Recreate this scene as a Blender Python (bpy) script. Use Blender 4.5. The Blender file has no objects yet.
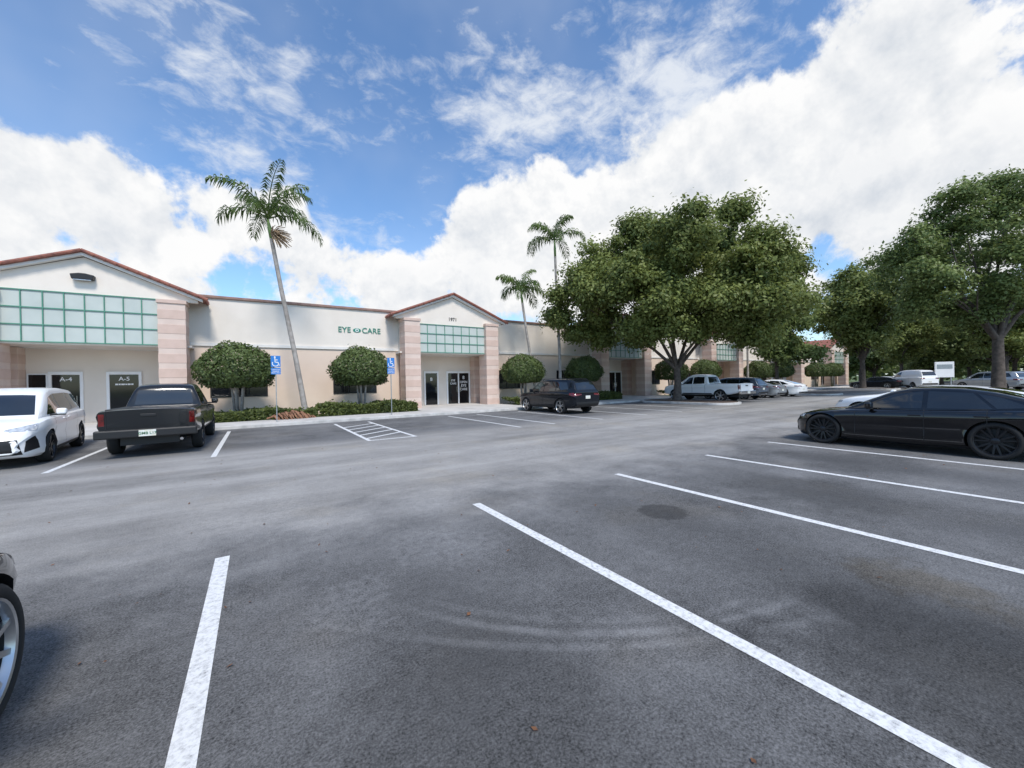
import bpy, bmesh, math, random
import numpy as np
from mathutils import Vector, Matrix
from mathutils.bvhtree import BVHTree

random.seed(7); rng = np.random.default_rng(7)
scene = bpy.context.scene
COL = scene.collection
PI = math.pi
R_ = math.radians

# ------------------------------------------------------------------ camera
YAW, PITCH, ROLL, FPX, EYE = R_(33.2), R_(-0.29), R_(-1.13), 390.0, 1.65
cd = bpy.data.cameras.new('camera'); cam = bpy.data.objects.new('camera', cd); COL.objects.link(cam)
cam.matrix_world = Matrix.Translation((0, 0, EYE)) @ Matrix.Rotation(-YAW, 4, 'Z') @ Matrix.Rotation(PI/2 + PITCH, 4, 'X') @ Matrix.Rotation(ROLL, 4, 'Z')
cd.sensor_width = 36; cd.lens = FPX/1024*36; cd.clip_start = 0.05; cd.clip_end = 4000
scene.camera = cam
scene.view_settings.view_transform = 'Standard'
FW = Vector((math.sin(YAW), math.cos(YAW), 0)); RT = Vector((math.cos(YAW), -math.sin(YAW), 0))

def direction(px, py):
    hor = 382 - .0198*(px-512)
    return (FW + RT*((px-512)/FPX) + Vector((0, 0, (hor-py)/FPX))).normalized()

# ------------------------------------------------------------------ materials
def newmat(name):
    m = bpy.data.materials.new(name); m.use_nodes = True
    nt = m.node_tree; b = nt.nodes['Principled BSDF']
    return m, nt, b

def ramp(nt, fac, stops):
    r = nt.nodes.new('ShaderNodeValToRGB')
    while len(r.color_ramp.elements) < len(stops): r.color_ramp.elements.new(.5)
    for e, (p, c) in zip(r.color_ramp.elements, stops):
        e.position = p; e.color = (c[0], c[1], c[2], 1)
    nt.links.new(fac, r.inputs[0]); return r.outputs[0]

def mk(name, c, c2=None, scale=3.0, rough=.6, metal=0, bump=0, bscale=40, coat=0, spec=None):
    m, nt, b = newmat(name)
    c2 = c2 or tuple(x*.85 for x in c)
    tc = nt.nodes.new('ShaderNodeTexCoord')
    n = nt.nodes.new('ShaderNodeTexNoise'); n.inputs['Scale'].default_value = scale; n.inputs['Detail'].default_value = 6
    nt.links.new(tc.outputs['Object'], n.inputs['Vector'])
    nt.links.new(ramp(nt, n.outputs[0], [(.35, c2), (.62, c)]), b.inputs['Base Color'])
    b.inputs['Roughness'].default_value = rough; b.inputs['Metallic'].default_value = metal
    if coat: b.inputs['Coat Weight'].default_value = coat; b.inputs['Coat Roughness'].default_value = .02
    if spec is not None: b.inputs['Specular IOR Level'].default_value = spec
    if bump:
        n2 = nt.nodes.new('ShaderNodeTexNoise'); n2.inputs['Scale'].default_value = bscale; n2.inputs['Detail'].default_value = 4
        nt.links.new(tc.outputs['Object'], n2.inputs['Vector'])
        bp = nt.nodes.new('ShaderNodeBump'); bp.inputs['Strength'].default_value = bump; bp.inputs['Distance'].default_value = .02
        nt.links.new(n2.outputs[0], bp.inputs['Height']); nt.links.new(bp.outputs[0], b.inputs['Normal'])
    return m

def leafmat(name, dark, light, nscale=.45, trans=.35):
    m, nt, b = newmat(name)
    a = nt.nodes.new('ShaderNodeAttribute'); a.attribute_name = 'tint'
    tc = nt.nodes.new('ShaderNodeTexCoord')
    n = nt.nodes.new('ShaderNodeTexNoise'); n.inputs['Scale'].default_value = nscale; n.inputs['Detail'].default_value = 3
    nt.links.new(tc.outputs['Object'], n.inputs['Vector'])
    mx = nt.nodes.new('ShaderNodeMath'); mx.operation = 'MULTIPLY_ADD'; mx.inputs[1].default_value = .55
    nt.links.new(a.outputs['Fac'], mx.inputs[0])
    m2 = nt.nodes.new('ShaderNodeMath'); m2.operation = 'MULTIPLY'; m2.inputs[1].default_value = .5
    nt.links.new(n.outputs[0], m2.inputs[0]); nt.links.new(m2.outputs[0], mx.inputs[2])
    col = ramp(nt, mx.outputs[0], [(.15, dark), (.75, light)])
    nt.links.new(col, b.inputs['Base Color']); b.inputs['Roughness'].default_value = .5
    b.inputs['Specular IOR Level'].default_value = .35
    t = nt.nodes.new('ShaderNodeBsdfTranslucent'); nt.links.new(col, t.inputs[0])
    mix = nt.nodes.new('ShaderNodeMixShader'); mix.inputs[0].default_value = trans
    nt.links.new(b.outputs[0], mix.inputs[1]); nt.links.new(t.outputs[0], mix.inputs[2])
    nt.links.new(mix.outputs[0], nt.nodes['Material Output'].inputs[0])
    return m

M = {}
M['white_wall'] = mk('white stucco', (.81, .735, .65), (.755, .68, .595), .9, .85, bump=.12, bscale=60)
M['peach'] = mk('peach stucco', (.79, .63, .51), (.73, .575, .46), .8, .85, bump=.12, bscale=60)
M['pier_band'] = mk('pink stone band', (.64, .475, .40), (.595, .44, .365), 3, .85, bump=.05)
M['pier_core'] = mk('pale stone', (.70, .56, .48), (.66, .52, .445), 3, .85, bump=.05)
M['trim'] = mk('white trim', (.80, .76, .71), (.74, .70, .65), 2, .7)
M['terracotta'] = mk('terracotta tile', (.34, .125, .085), (.19, .075, .06), 5, .75, bump=.4, bscale=12)
M['coping'] = mk('brown coping', (.33, .205, .165), (.25, .15, .12), 3, .75)
M['green'] = mk('green painted bar', (.085, .27, .19), (.07, .23, .16), 3, .5)
M['panel'] = mk('pale green panel', (.53, .57, .53), (.46, .505, .47), .9, .6)
M['soffit'] = mk('soffit', (.74, .69, .64), None, 2, .85)
M['glass'] = mk('dark glass', (.010, .012, .014), (.006, .007, .009), 2, .06)
M['frame'] = mk('white frame', (.88, .88, .87), (.84, .84, .83), 4, .45)
M['roofing'] = mk('flat roofing', (.4, .39, .37), None, .5, .9)
M['black'] = mk('black plastic', (.012, .012, .013), None, 6, .5)
M['lettergreen'] = mk('green letters', (.04, .25, .175), None, 4, .5)
M['white'] = mk('white lettering', (.88, .88, .87), (.84, .84, .84), 4, .5)
M['dark_letter'] = mk('dark lettering', (.03, .03, .03), None, 4, .5)
M['concrete'] = mk('concrete walk', (.60, .575, .54), (.48, .46, .43), .8, .9, bump=.2)
M['kerb'] = mk('kerb', (.62, .60, .57), (.44, .43, .41), 2.5, .9, bump=.25)
M['mulch'] = mk('mulch', (.13, .085, .06), (.07, .048, .036), 6, .95, bump=.8, bscale=25)
M['grass'] = mk('grass ground', (.10, .14, .04), (.06, .095, .027), .8, .95, bump=.6, bscale=20)
M['bark'] = mk('bark', (.12, .097, .08), (.065, .052, .043), 5, .95, bump=.9, bscale=14)
M['palmbark'] = mk('palm trunk', (.38, .35, .32), (.25, .225, .2), 4, .9, bump=.5, bscale=18)
M['crownshaft'] = mk('crownshaft', (.17, .27, .08), None, 3, .5)
M['dead'] = mk('dry frond', (.30, .15, .085), (.18, .09, .055), 8, .9)
M['seed'] = mk('seed cluster', (.42, .31, .2), (.26, .18, .11), 9, .9)
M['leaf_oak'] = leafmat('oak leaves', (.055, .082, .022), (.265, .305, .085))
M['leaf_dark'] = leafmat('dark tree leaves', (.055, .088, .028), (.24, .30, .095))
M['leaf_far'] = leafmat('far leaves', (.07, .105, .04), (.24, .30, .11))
M['leaf_ball'] = leafmat('clipped leaves', (.024, .046, .014), (.145, .19, .058), 2.2, .2)
M['leaf_hedge'] = leafmat('hedge leaves', (.026, .045, .012), (.15, .18, .048), 1.4, .25)
M['leaf_palm'] = leafmat('palm leaves', (.026, .058, .014), (.14, .20, .045), 1.2, .25)
M['litter'] = mk('dry leaf', (.22, .10, .045), (.10, .05, .03), 30, .9)
M['tyre'] = mk('tyre rubber', (.018, .018, .018), None, 9, .85)
M['alloy'] = mk('silver alloy', (.56, .57, .58), None, 5, .28, .9)
M['alloy_dark'] = mk('dark alloy', (.035, .036, .04), None, 5, .3, .7)
M['brake'] = mk('dark brake disc', (.03, .03, .03), None, 6, .6, .3)  # dark colour of the brake backing disc behind the spokes
M['chrome'] = mk('chrome', (.7, .7, .71), None, 3, .15, 1)
M['headlight'] = mk('headlight lens', (.62, .65, .68), (.35, .37, .4), 14, .08, .2, coat=1)
M['taillight'] = mk('taillight lens', (.15, .008, .008), (.07, .004, .004), 8, .1, coat=1)
M['carglass'] = mk('car glass', (.012, .016, .020), (.008, .01, .013), 1.5, .02, coat=1)
M['plate'] = mk('licence plate', (.72, .73, .70), (.66, .64, .5), 12, .4)
M['platetext'] = mk('plate letters', (.03, .16, .07), None, 4, .5)
M['paint_black'] = mk('black paint', (.003, .0035, .005), None, 2, .05, coat=.6, spec=.5)
M['paint_darkgrey'] = mk('charcoal paint', (.007, .009, .013), (.006, .008, .012), 2, .12, coat=.3, spec=.3)
M['paint_truck'] = mk('grey truck paint', (.010, .012, .015), (.009, .010, .013), 2, .2, coat=.5, spec=.3)
M['paint_white'] = mk('white paint', (.91, .91, .90), (.89, .89, .88), 2, .3, coat=.5)
M['paint_silver'] = mk('silver paint', (.45, .47, .49), (.42, .44, .46), 2, .28, .6, coat=1)
M['paint_blue'] = mk('grey blue paint', (.11, .14, .19), (.09, .12, .16), 2, .25, .4, coat=1)
M['sign_blue'] = mk('blue sign', (.03, .20, .58), (.025, .18, .52), 4, .4)
M['steel'] = mk('galvanised steel', (.42, .43, .43), (.32, .33, .33), 9, .45, .7)

def asphalt():
    m, nt, b = newmat('asphalt'); N = nt.nodes; L = nt.links
    tc = N.new('ShaderNodeTexCoord'); sp = N.new('ShaderNodeSeparateXYZ'); L.new(tc.outputs['Object'], sp.inputs[0])
    X, Y = sp.outputs[0], sp.outputs[1]
    def S(v, i):
        if hasattr(v, 'is_output'): L.new(v, i)
        else: i.default_value = v
    def ma(op, a, c=0., d=None, clamp=False):
        n = N.new('ShaderNodeMath'); n.operation = op; n.use_clamp = clamp
        S(a, n.inputs[0]); S(c, n.inputs[1])
        if d is not None: S(d, n.inputs[2])
        return n.outputs[0]
    def noise(s, det=5, r=.55, vec=None):
        n = N.new('ShaderNodeTexNoise'); n.inputs['Scale'].default_value = s; n.inputs['Detail'].default_value = det; n.inputs['Roughness'].default_value = r
        L.new(vec or tc.outputs['Object'], n.inputs['Vector']); return n.outputs[0]
    def sm(v, a, c):
        n = N.new('ShaderNodeMapRange'); n.interpolation_type = 'SMOOTHSTEP'; S(v, n.inputs[0]); n.inputs[1].default_value = a; n.inputs[2].default_value = c
        return n.outputs[0]
    big, mid, fine, grit = noise(.16, 6), noise(1.1, 7, .65), noise(14, 5, .7), noise(70, 4, .8)
    mp = N.new('ShaderNodeMapping'); mp.inputs['Scale'].default_value = (.07, .9, 1); L.new(tc.outputs['Object'], mp.inputs[0])
    streak = noise(1.0, 5, .6, mp.outputs[0])
    Yn = ma('ADD', Y, ma('MULTIPLY', ma('SUBTRACT', mid, .5), 2.6))
    aisle = ma('MULTIPLY', sm(Yn, 3.6, 6.4), ma('SUBTRACT', 1.0, sm(Yn, 11.6, 13.6)))
    v = ma('MULTIPLY_ADD', aisle, .125, .148)
    v = ma('ADD', v, ma('MULTIPLY', ma('MULTIPLY', ma('SUBTRACT', streak, .45), aisle), .36))
    v = ma('ADD', v, ma('MULTIPLY', ma('SUBTRACT', big, .5), .22))
    v = ma('ADD', v, ma('MULTIPLY', ma('SUBTRACT', mid, .5), .22))
    v = ma('ADD', v, ma('MULTIPLY', ma('SUBTRACT', fine, .5), .15))
    v = ma('ADD', v, ma('MULTIPLY', ma('SUBTRACT', grit, .5), .55))
    fr = ma('ABSOLUTE', ma('SUBTRACT', ma('FRACT', ma('MULTIPLY_ADD', X, 1/2.78, .31/2.78)), .5))
    oil = ma('MULTIPLY', ma('SUBTRACT', 1.0, sm(fr, .02, .34)), ma('SUBTRACT', 1.0, sm(Y, 2.6, 4.8)))
    oil = ma('MULTIPLY', oil, sm(mid, .36, .6))
    v = ma('MULTIPLY', v, ma('MULTIPLY_ADD', oil, -.36, 1.0))
    def dist(cx, cy):
        dx = ma('SUBTRACT', X, cx); dy = ma('SUBTRACT', Y, cy)
        return ma('SQRT', ma('ADD', ma('MULTIPLY', dx, dx), ma('MULTIPLY', dy, dy)))
    st = ma('SUBTRACT', 1.0, sm(ma('ADD', dist(4.2, 3.05), ma('MULTIPLY', ma('SUBTRACT', fine, .5), .12)), .25, .33))
    v = ma('MULTIPLY', v, ma('MULTIPLY_ADD', st, -.42, 1.0))
    brown = None
    for i, (cx, cy, r, k) in enumerate(((3.3, .5, .9, -.45), (4.45, .7, .4, -.1), (1.0, 1.9, .7, -.2), (6.6, 2.4, 1.0, -.22), (9.6, 2.6, 1.2, -.25))):
        pt = ma('SUBTRACT', 1.0, sm(ma('ADD', dist(cx, cy), ma('MULTIPLY', ma('SUBTRACT', mid, .5), 2.0)), r*.45, r*1.25))
        v = ma('MULTIPLY', v, ma('MULTIPLY_ADD', pt, k, 1.0))
        if i == 1: brown = pt
    for (cx, cy, r, k) in ((1.5, 3.75, .62, .045), (.55, 3.1, .35, .04), (2.0, 5.0, .5, .035), (-.1, 6.3, .9, .03), (5.6, 8.0, 1.2, .03)):
        pt = ma('SUBTRACT', 1.0, sm(ma('ADD', dist(cx, cy), ma('MULTIPLY', ma('SUBTRACT', mid, .5), 1.6)), r*.6, r*1.1))
        v = ma('ADD', v, ma('MULTIPLY', ma('MULTIPLY', pt, sm(fine, .25, .65)), k))
    for (cx, cy, r, k) in ((3.6, 4.4, 3.12, .075), (3.6, 4.4, 2.98, .05), (4.6, 6.2, 5.3, .05), (-.9, .6, 1.6, .05)):
        ring = ma('SUBTRACT', 1.0, sm(ma('ABSOLUTE', ma('SUBTRACT', dist(cx, cy), r)), .01, .06))
        part = ma('MULTIPLY', ma('SUBTRACT', 1.0, sm(Y, 2.2, 3.2)), ma('SUBTRACT', 1.0, sm(X, 2.6, 3.6)))
        v = ma('ADD', v, ma('MULTIPLY', ma('MULTIPLY', ring, part), ma('MULTIPLY', sm(mid, .36, .6), k)))
    v = ma('MAXIMUM', v, .022)
    cr = N.new('ShaderNodeCombineColor')
    warm = ma('MULTIPLY_ADD', sm(noise(.5, 4, .6), .50, .72), .5, ma('MULTIPLY', aisle, .5))
    warm = ma('ADD', warm, ma('MULTIPLY', brown, 1.2))
    L.new(ma('MULTIPLY', v, ma('MULTIPLY_ADD', warm, .07, 1.005)), cr.inputs[0]); L.new(v, cr.inputs[1])
    L.new(ma('MULTIPLY', v, ma('MULTIPLY_ADD', warm, -.11, 1.0)), cr.inputs[2])
    L.new(cr.outputs[0], b.inputs['Base Color'])
    L.new(ma('MULTIPLY_ADD', oil, -.15, .88), b.inputs['Roughness']); b.inputs['Specular IOR Level'].default_value = .25
    bp = N.new('ShaderNodeBump'); bp.inputs['Strength'].default_value = .7; bp.inputs['Distance'].default_value = .01
    L.new(grit, bp.inputs['Height']); L.new(bp.outputs[0], b.inputs['Normal'])
    return m
M['asphalt'] = asphalt()

def linemat():
    m, nt, b = newmat('worn white line paint'); N = nt.nodes; L = nt.links
    tc = N.new('ShaderNodeTexCoord')
    n = N.new('ShaderNodeTexNoise'); n.inputs['Scale'].default_value = 26; n.inputs['Detail'].default_value = 9; n.inputs['Roughness'].default_value = .75
    L.new(tc.outputs['Object'], n.inputs['Vector'])
    L.new(ramp(nt, n.outputs[0], [(.33, (.22, .22, .22)), (.41, (.55, .55, .54)), (.55, (.76, .76, .75))]), b.inputs['Base Color'])
    b.inputs['Roughness'].default_value = .75
    return m
M['line'] = linemat()

# ------------------------------------------------------------------ object helpers
def tag(o, label=None, cat=None, group=None, kind=None):
    if label: o['label'] = label
    if cat: o['category'] = cat
    if group: o['group'] = group
    if kind: o['kind'] = kind
    return o

def empty(name, loc, rz=0, label=None, cat=None, group=None):
    o = bpy.data.objects.new(name, None); o.empty_display_size = .2; COL.objects.link(o)
    o.location = loc; o.rotation_euler = (0, 0, rz)
    return tag(o, label, cat, group)

def origin_of(o):
    v = Vector((0, 0, 0))
    while o: v += o.location; o = o.parent
    return v

def link_mesh(name, me, mat, parent=None, smooth=False, angle=None):
    o = bpy.data.objects.new(name, me); COL.objects.link(o)
    if mat and not me.materials: me.materials.append(mat)
    if smooth:
        me.polygons.foreach_set('use_smooth', [True]*len(me.polygons))
        if angle: me.set_sharp_from_angle(angle=R_(angle))
    o.parent = parent
    return o

class MB:
    def __init__(s): s.v = []; s.f = []
    def add(s, vs, fs):
        o = len(s.v); s.v += [tuple(v) for v in vs]; s.f += [[i+o for i in f] for f in fs]; return s
    def box(s, x0, x1, y0, y1, z0, z1):
        return s.add([(x0,y0,z0),(x1,y0,z0),(x1,y1,z0),(x0,y1,z0),(x0,y0,z1),(x1,y0,z1),(x1,y1,z1),(x0,y1,z1)],
              [(3,2,1,0),(4,5,6,7),(0,1,5,4),(1,2,6,5),(2,3,7,6),(3,0,4,7)])
    def prism_y(s, poly, y0, y1):           # poly in xz
        n = len(poly)
        vs = [(x, y0, z) for x, z in poly] + [(x, y1, z) for x, z in poly]
        fs = [list(range(n)), list(range(2*n-1, n-1, -1))] + [(i, i+n, (i+1) % n+n, (i+1) % n) for i in range(n)]
        return s.add(vs, fs)
    def prism_z(s, poly, z0, z1):
        n = len(poly)
        vs = [(x, y, z0) for x, y in poly] + [(x, y, z1) for x, y in poly]
        fs = [list(range(n-1, -1, -1)), list(range(n, 2*n))] + [(i, (i+1) % n, (i+1) % n+n, i+n) for i in range(n)]
        return s.add(vs, fs)
    def tube(s, pts, rad, n=8):
        pts = [Vector(p) for p in pts]; vs = []; fs = []
        up = None
        for i, p in enumerate(pts):
            t = (pts[min(i+1, len(pts)-1)] - pts[max(i-1, 0)]).normalized()
            if up is None: up = Vector((0, 0, 1)) if abs(t.z) < .9 else Vector((1, 0, 0))
            a = t.cross(up).normalized(); b = a.cross(t).normalized(); up = b
            r = rad[i] if hasattr(rad, '__len__') else rad
            for k in range(n):
                q = 2*PI*k/n; vs.append(p + a*(r*math.cos(q)) + b*(r*math.sin(q)))
        for i in range(len(pts)-1):
            for k in range(n): fs.append((i*n+k, i*n+(k+1) % n, (i+1)*n+(k+1) % n, (i+1)*n+k))
        fs.append(list(range(n-1, -1, -1))); fs.append([(len(pts)-1)*n+k for k in range(n)])
        return s.add(vs, fs)
    def lathe_x(s, prof, n=32, closed=False):      # prof (x, radius) turned about the x axis
        vs = []; fs = []; m = len(prof)
        for k in range(n):
            q = 2*PI*k/n
            for x, r in prof: vs.append((x, r*math.cos(q), r*math.sin(q)))
        for k in range(n):
            k2 = (k+1) % n
            for i in range(m if closed else m-1):
                j = (i+1) % m; fs.append((k*m+i, k*m+j, k2*m+j, k2*m+i))
        return s.add(vs, fs)
    def mesh(s, name, local=Vector((0, 0, 0))):
        me = bpy.data.meshes.new(name); me.from_pydata([(v[0]-local[0], v[1]-local[1], v[2]-local[2]) for v in s.v], [], s.f); me.update()
        bm = bmesh.new(); bm.from_mesh(me); bmesh.ops.recalc_face_normals(bm, faces=bm.faces); bm.to_mesh(me); bm.free()
        return me
    def build(s, name, mat, parent=None, smooth=False, angle=None, bevel=0, world=True):
        o = link_mesh(name, s.mesh(name, origin_of(parent) if (parent and world) else Vector((0, 0, 0))), mat, parent, smooth, angle)
        if bevel:
            b = o.modifiers.new('bevel', 'BEVEL'); b.width = bevel; b.segments = 2; b.limit_method = 'ANGLE'
        return o

def box(name, mat, parent, *a, bevel=0, world=True): return MB().box(*a).build(name, mat, parent, bevel=bevel, world=world)

def text(s, size, mat, loc, name='lettering', parent=None, depth=.01, rotz=0, align='CENTER', world=True, bold=.012):
    cu = bpy.data.curves.new('t', 'FONT'); cu.body = s; cu.size = size; cu.extrude = depth; cu.align_x = align; cu.align_y = 'CENTER'; cu.offset = size*bold
    t = bpy.data.objects.new('t', cu); COL.objects.link(t)
    dg = bpy.context.evaluated_depsgraph_get(); me = bpy.data.meshes.new_from_object(t.evaluated_get(dg))
    bpy.data.objects.remove(t)
    me.materials.clear(); me.materials.append(mat)
    me.transform(Matrix.Rotation(rotz, 4, 'Z') @ Matrix.Rotation(PI/2, 4, 'X'))
    l = Vector(loc) - (origin_of(parent) if parent and world else Vector((0, 0, 0)))
    me.transform(Matrix.Translation(l))
    return link_mesh(name, me, None, parent)

def copy_tree(o, parent=None):
    c = o.copy(); COL.objects.link(c); c.parent = parent
    for ch in list(o.children): copy_tree(ch, c)
    return c

def copy_thing(o, loc, rz, label, scale=1.0, group=None):
    c = copy_tree(o); c.location = loc; c.rotation_euler = (0, 0, rz); c.scale = (scale,)*3; c['label'] = label
    if group: c['group'] = group
    return c

# ------------------------------------------------------------------ world
def world(sun_el, sun_az):
    w = bpy.data.worlds.new('World'); scene.world = w; w.use_nodes = True
    nt = w.node_tree; N = nt.nodes; L = nt.links; N.clear()
    out = N.new('ShaderNodeOutputWorld'); bg = N.new('ShaderNodeBackground'); L.new(bg.outputs[0], out.inputs[0]); bg.inputs[1].default_value = .118
    sky = N.new('ShaderNodeTexSky'); sky.sky_type = 'NISHITA'; sky.sun_disc = False
    sky.sun_elevation = sun_el; sky.sun_rotation = sun_az; sky.air_density = 1.0; sky.dust_density = .5; sky.ozone_density = 1.6
    tc = N.new('ShaderNodeTexCoord'); D = tc.outputs['Generated']
    def S(v, i):
        if hasattr(v, 'is_output'): L.new(v, i)
        else: i.default_value = v
    def ma(op, a, c=0., d=None, clamp=False):
        n = N.new('ShaderNodeMath'); n.operation = op; n.use_clamp = clamp
        S(a, n.inputs[0]); S(c, n.inputs[1])
        if d is not None: S(d, n.inputs[2])
        return n.outputs[0]
    def sm(v, a, c, lo=0, hi=1):
        n = N.new('ShaderNodeMapRange'); n.interpolation_type = 'SMOOTHSTEP'; S(v, n.inputs[0])
        for i, q in enumerate((a, c, lo, hi)): n.inputs[i+1].default_value = q
        return n.outputs[0]
    def vadd(a, v):
        n = N.new('ShaderNodeVectorMath'); n.operation = 'ADD'; L.new(a, n.inputs[0]); n.inputs[1].default_value = v; return n.outputs[0]
    def noise(vec, s, det, r, dist=0):
        n = N.new('ShaderNodeTexNoise'); n.inputs['Scale'].default_value = s; n.inputs['Detail'].default_value = det
        n.inputs['Roughness'].default_value = r; n.inputs['Distortion'].default_value = dist
        L.new(vec, n.inputs['Vector']); return n.outputs[0]
    def blob(px, py, r, k):
        c = direction(px, py); c2 = direction(px + r, py)
        n = N.new('ShaderNodeVectorMath'); n.operation = 'DOT_PRODUCT'; L.new(D, n.inputs[0]); n.inputs[1].default_value = c
        return sm(n.outputs['Value'], math.cos(c.angle(c2)*1.25), 1, 0, k*1.25)
    blobs = [(970,120,240,.28),(780,190,165,.32),(620,205,115,.34),(520,230,85,.30),(440,270,80,.26),(350,285,60,.2),(1010,240,230,.26),(700,300,190,.3),(860,60,110,.12),
             (30,215,140,.32),(170,195,80,.24),(265,190,60,.2),(60,140,60,.16),(320,140,40,.20),(220,265,120,.18),(-120,190,160,.3),
             (380,50,150,-.26),(180,40,170,-.28),(20,40,110,-.22),(390,190,70,-.34),(480,110,80,-.2),(620,50,110,-.2),(720,30,90,-.14),(835,255,35,-.28)]
    tot = -.17
    for q in blobs: tot = ma('ADD', tot, blob(*q))
    def dens(vec, det):
        a = noise(vec, 4.4, det, .62, .1); b = noise(vec, 9, 4, .6)
        bil = ma('ABSOLUTE', ma('MULTIPLY_ADD', b, 2, -1))
        return ma('ADD', ma('MULTIPLY', ma('SUBTRACT', a, .5), 2.1), ma('MULTIPLY', bil, -.34))
    n0 = dens(D, 9); n1 = dens(vadd(D, (-.014, -.016, .04)), 6); n2 = noise(D, 2.3, 4, .55)
    den = ma('ADD', tot, n0)
    mask = sm(den, -.07, .14)
    relief = ma('MULTIPLY_ADD', ma('SUBTRACT', n0, n1), 1.35, .82, True)
    thick = sm(den, .15, .75)
    shade = ma('SUBTRACT', relief, ma('MULTIPLY', thick, ma('MULTIPLY', sm(n2, .42, .62), .24)), clamp=True)
    mixc = N.new('ShaderNodeMix'); mixc.data_type = 'RGBA'; L.new(shade, mixc.inputs[0])
    mixc.inputs[6].default_value = (4.8, 5.3, 6.0, 1); mixc.inputs[7].default_value = (8.4, 8.4, 8.4, 1)
    # broken fleecy layer across the upper sky plus thin veils
    mp = N.new('ShaderNodeMapping'); mp.inputs['Scale'].default_value = (1.0, 1.25, 2.0); mp.inputs['Rotation'].default_value = (0, .5, .6); L.new(D, mp.inputs[0])
    fl = ma('ADD', ma('MULTIPLY', noise(mp.outputs[0], 3.0, 3, .5), .5), ma('MULTIPLY', noise(mp.outputs[0], 13, 7, .65, .3), .5))
    reg = ma('ADD', ma('ADD', blob(590, 70, 150, .07), blob(250, 50, 130, .055)), ma('ADD', blob(470, 110, 90, .05), blob(760, 20, 160, .08)))
    wis = ma('MULTIPLY', sm(ma('ADD', fl, reg), .51, .74), .85)
    veil = ma('MULTIPLY', sm(n2, .42, .8), .2)
    wis = ma('MAXIMUM', wis, veil)
    tint = N.new('ShaderNodeMix'); tint.data_type = 'RGBA'; tint.blend_type = 'MULTIPLY'; tint.inputs[0].default_value = 1
    L.new(sky.outputs[0], tint.inputs[6]); tint.inputs[7].default_value = (1.3, 1.58, 1.8, 1)
    mw = N.new('ShaderNodeMix'); mw.data_type = 'RGBA'; L.new(wis, mw.inputs[0]); L.new(tint.outputs[2], mw.inputs[6]); mw.inputs[7].default_value = (7.4, 7.7, 8.1, 1)
    mx = N.new('ShaderNodeMix'); mx.data_type = 'RGBA'; L.new(mask, mx.inputs[0]); L.new(mw.outputs[2], mx.inputs[6]); L.new(mixc.outputs[2], mx.inputs[7])
    L.new(mx.outputs[2], bg.inputs[0])

SUN_EL, SUN_AZ = R_(53), R_(188)
world(SUN_EL, SUN_AZ)
sd = bpy.data.lights.new('sun', 'SUN'); sd.energy = 3.3; sd.angle = R_(12); sd.color = (1, .945, .87)
so = bpy.data.objects.new('sun', sd); COL.objects.link(so)
sv = Vector((math.sin(SUN_AZ)*math.cos(SUN_EL), math.cos(SUN_AZ)*math.cos(SUN_EL), math.sin(SUN_EL)))
so.rotation_euler = sv.to_track_quat('Z', 'Y').to_euler(); so.location = (0, 0, 60)

# ------------------------------------------------------------------ ground
def sheet(name, mat, x0, x1, y0, y1, z):
    return tag(MB().add([(x0,y0,z),(x1,y0,z),(x1,y1,z),(x0,y1,z)], [(0,1,2,3)]).build(name, mat), kind='structure')
sheet('ground', M['grass'], -1500, 1500, -1500, 1500, -.04)
sheet('car_park', M['asphalt'], -60, 140, -60, 19.0, 0)
def line(x, y0, y1, w=.115, name='parking_line'):
    return sheet(name, M['line'], x-w/2, x+w/2, y0, y1, .004)
for k in range(-3, 15):
    line(-.31 + 2.78*k, -1.2, 4.73)
for x in (-17.1, -14.4, -11.7, -9.0, -6.3, -3.6, -.9, 8.0, 9.6, 12.2, 15.1, 17.8, 20.5, 29.5, 32.7, 35.5, 38.6): line(x, 11.7, 18.1, .11)
for x in (62, 65, 68, 71, 74, 77): line(x, 11.7, 18.1, .11)
hz = MB()
hx0, hx1, hy0, hy1 = 2.7, 4.2, 11.9, 18.1
hz.add([(hx0,hy0,.004),(hx0+.11,hy0,.004),(hx0+.11,hy1,.004),(hx0,hy1,.004)], [(0,1,2,3)])
hz.add([(hx1-.11,hy0,.004),(hx1,hy0,.004),(hx1,hy1,.004),(hx1-.11,hy1,.004)], [(0,1,2,3)])
hz.add([(hx0+.11,hy0,.004),(hx1-.11,hy0,.004),(hx1-.11,hy0+.11,.004),(hx0+.11,hy0+.11,.004)], [(0,1,2,3)])
y = hy0 + .5
while y < hy1 - 1.3:
    hz.add([(hx0+.11,y,.004),(hx1-.11,y+.9,.004),(hx1-.11,y+1.06,.004),(hx0+.11,y+.16,.004)], [(0,1,2,3)]); y += .95
tag(hz.build('hatched_aisle_marking', M['line']), kind='structure')

tag(box('kerb', M['kerb'], None, -60, 110, 19.0, 19.16, -.05, .13, bevel=.02), kind='structure')
tag(box('sidewalk', M['concrete'], None, -60, 110, 19.16, 21.2, -.05, .125), kind='structure')

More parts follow.
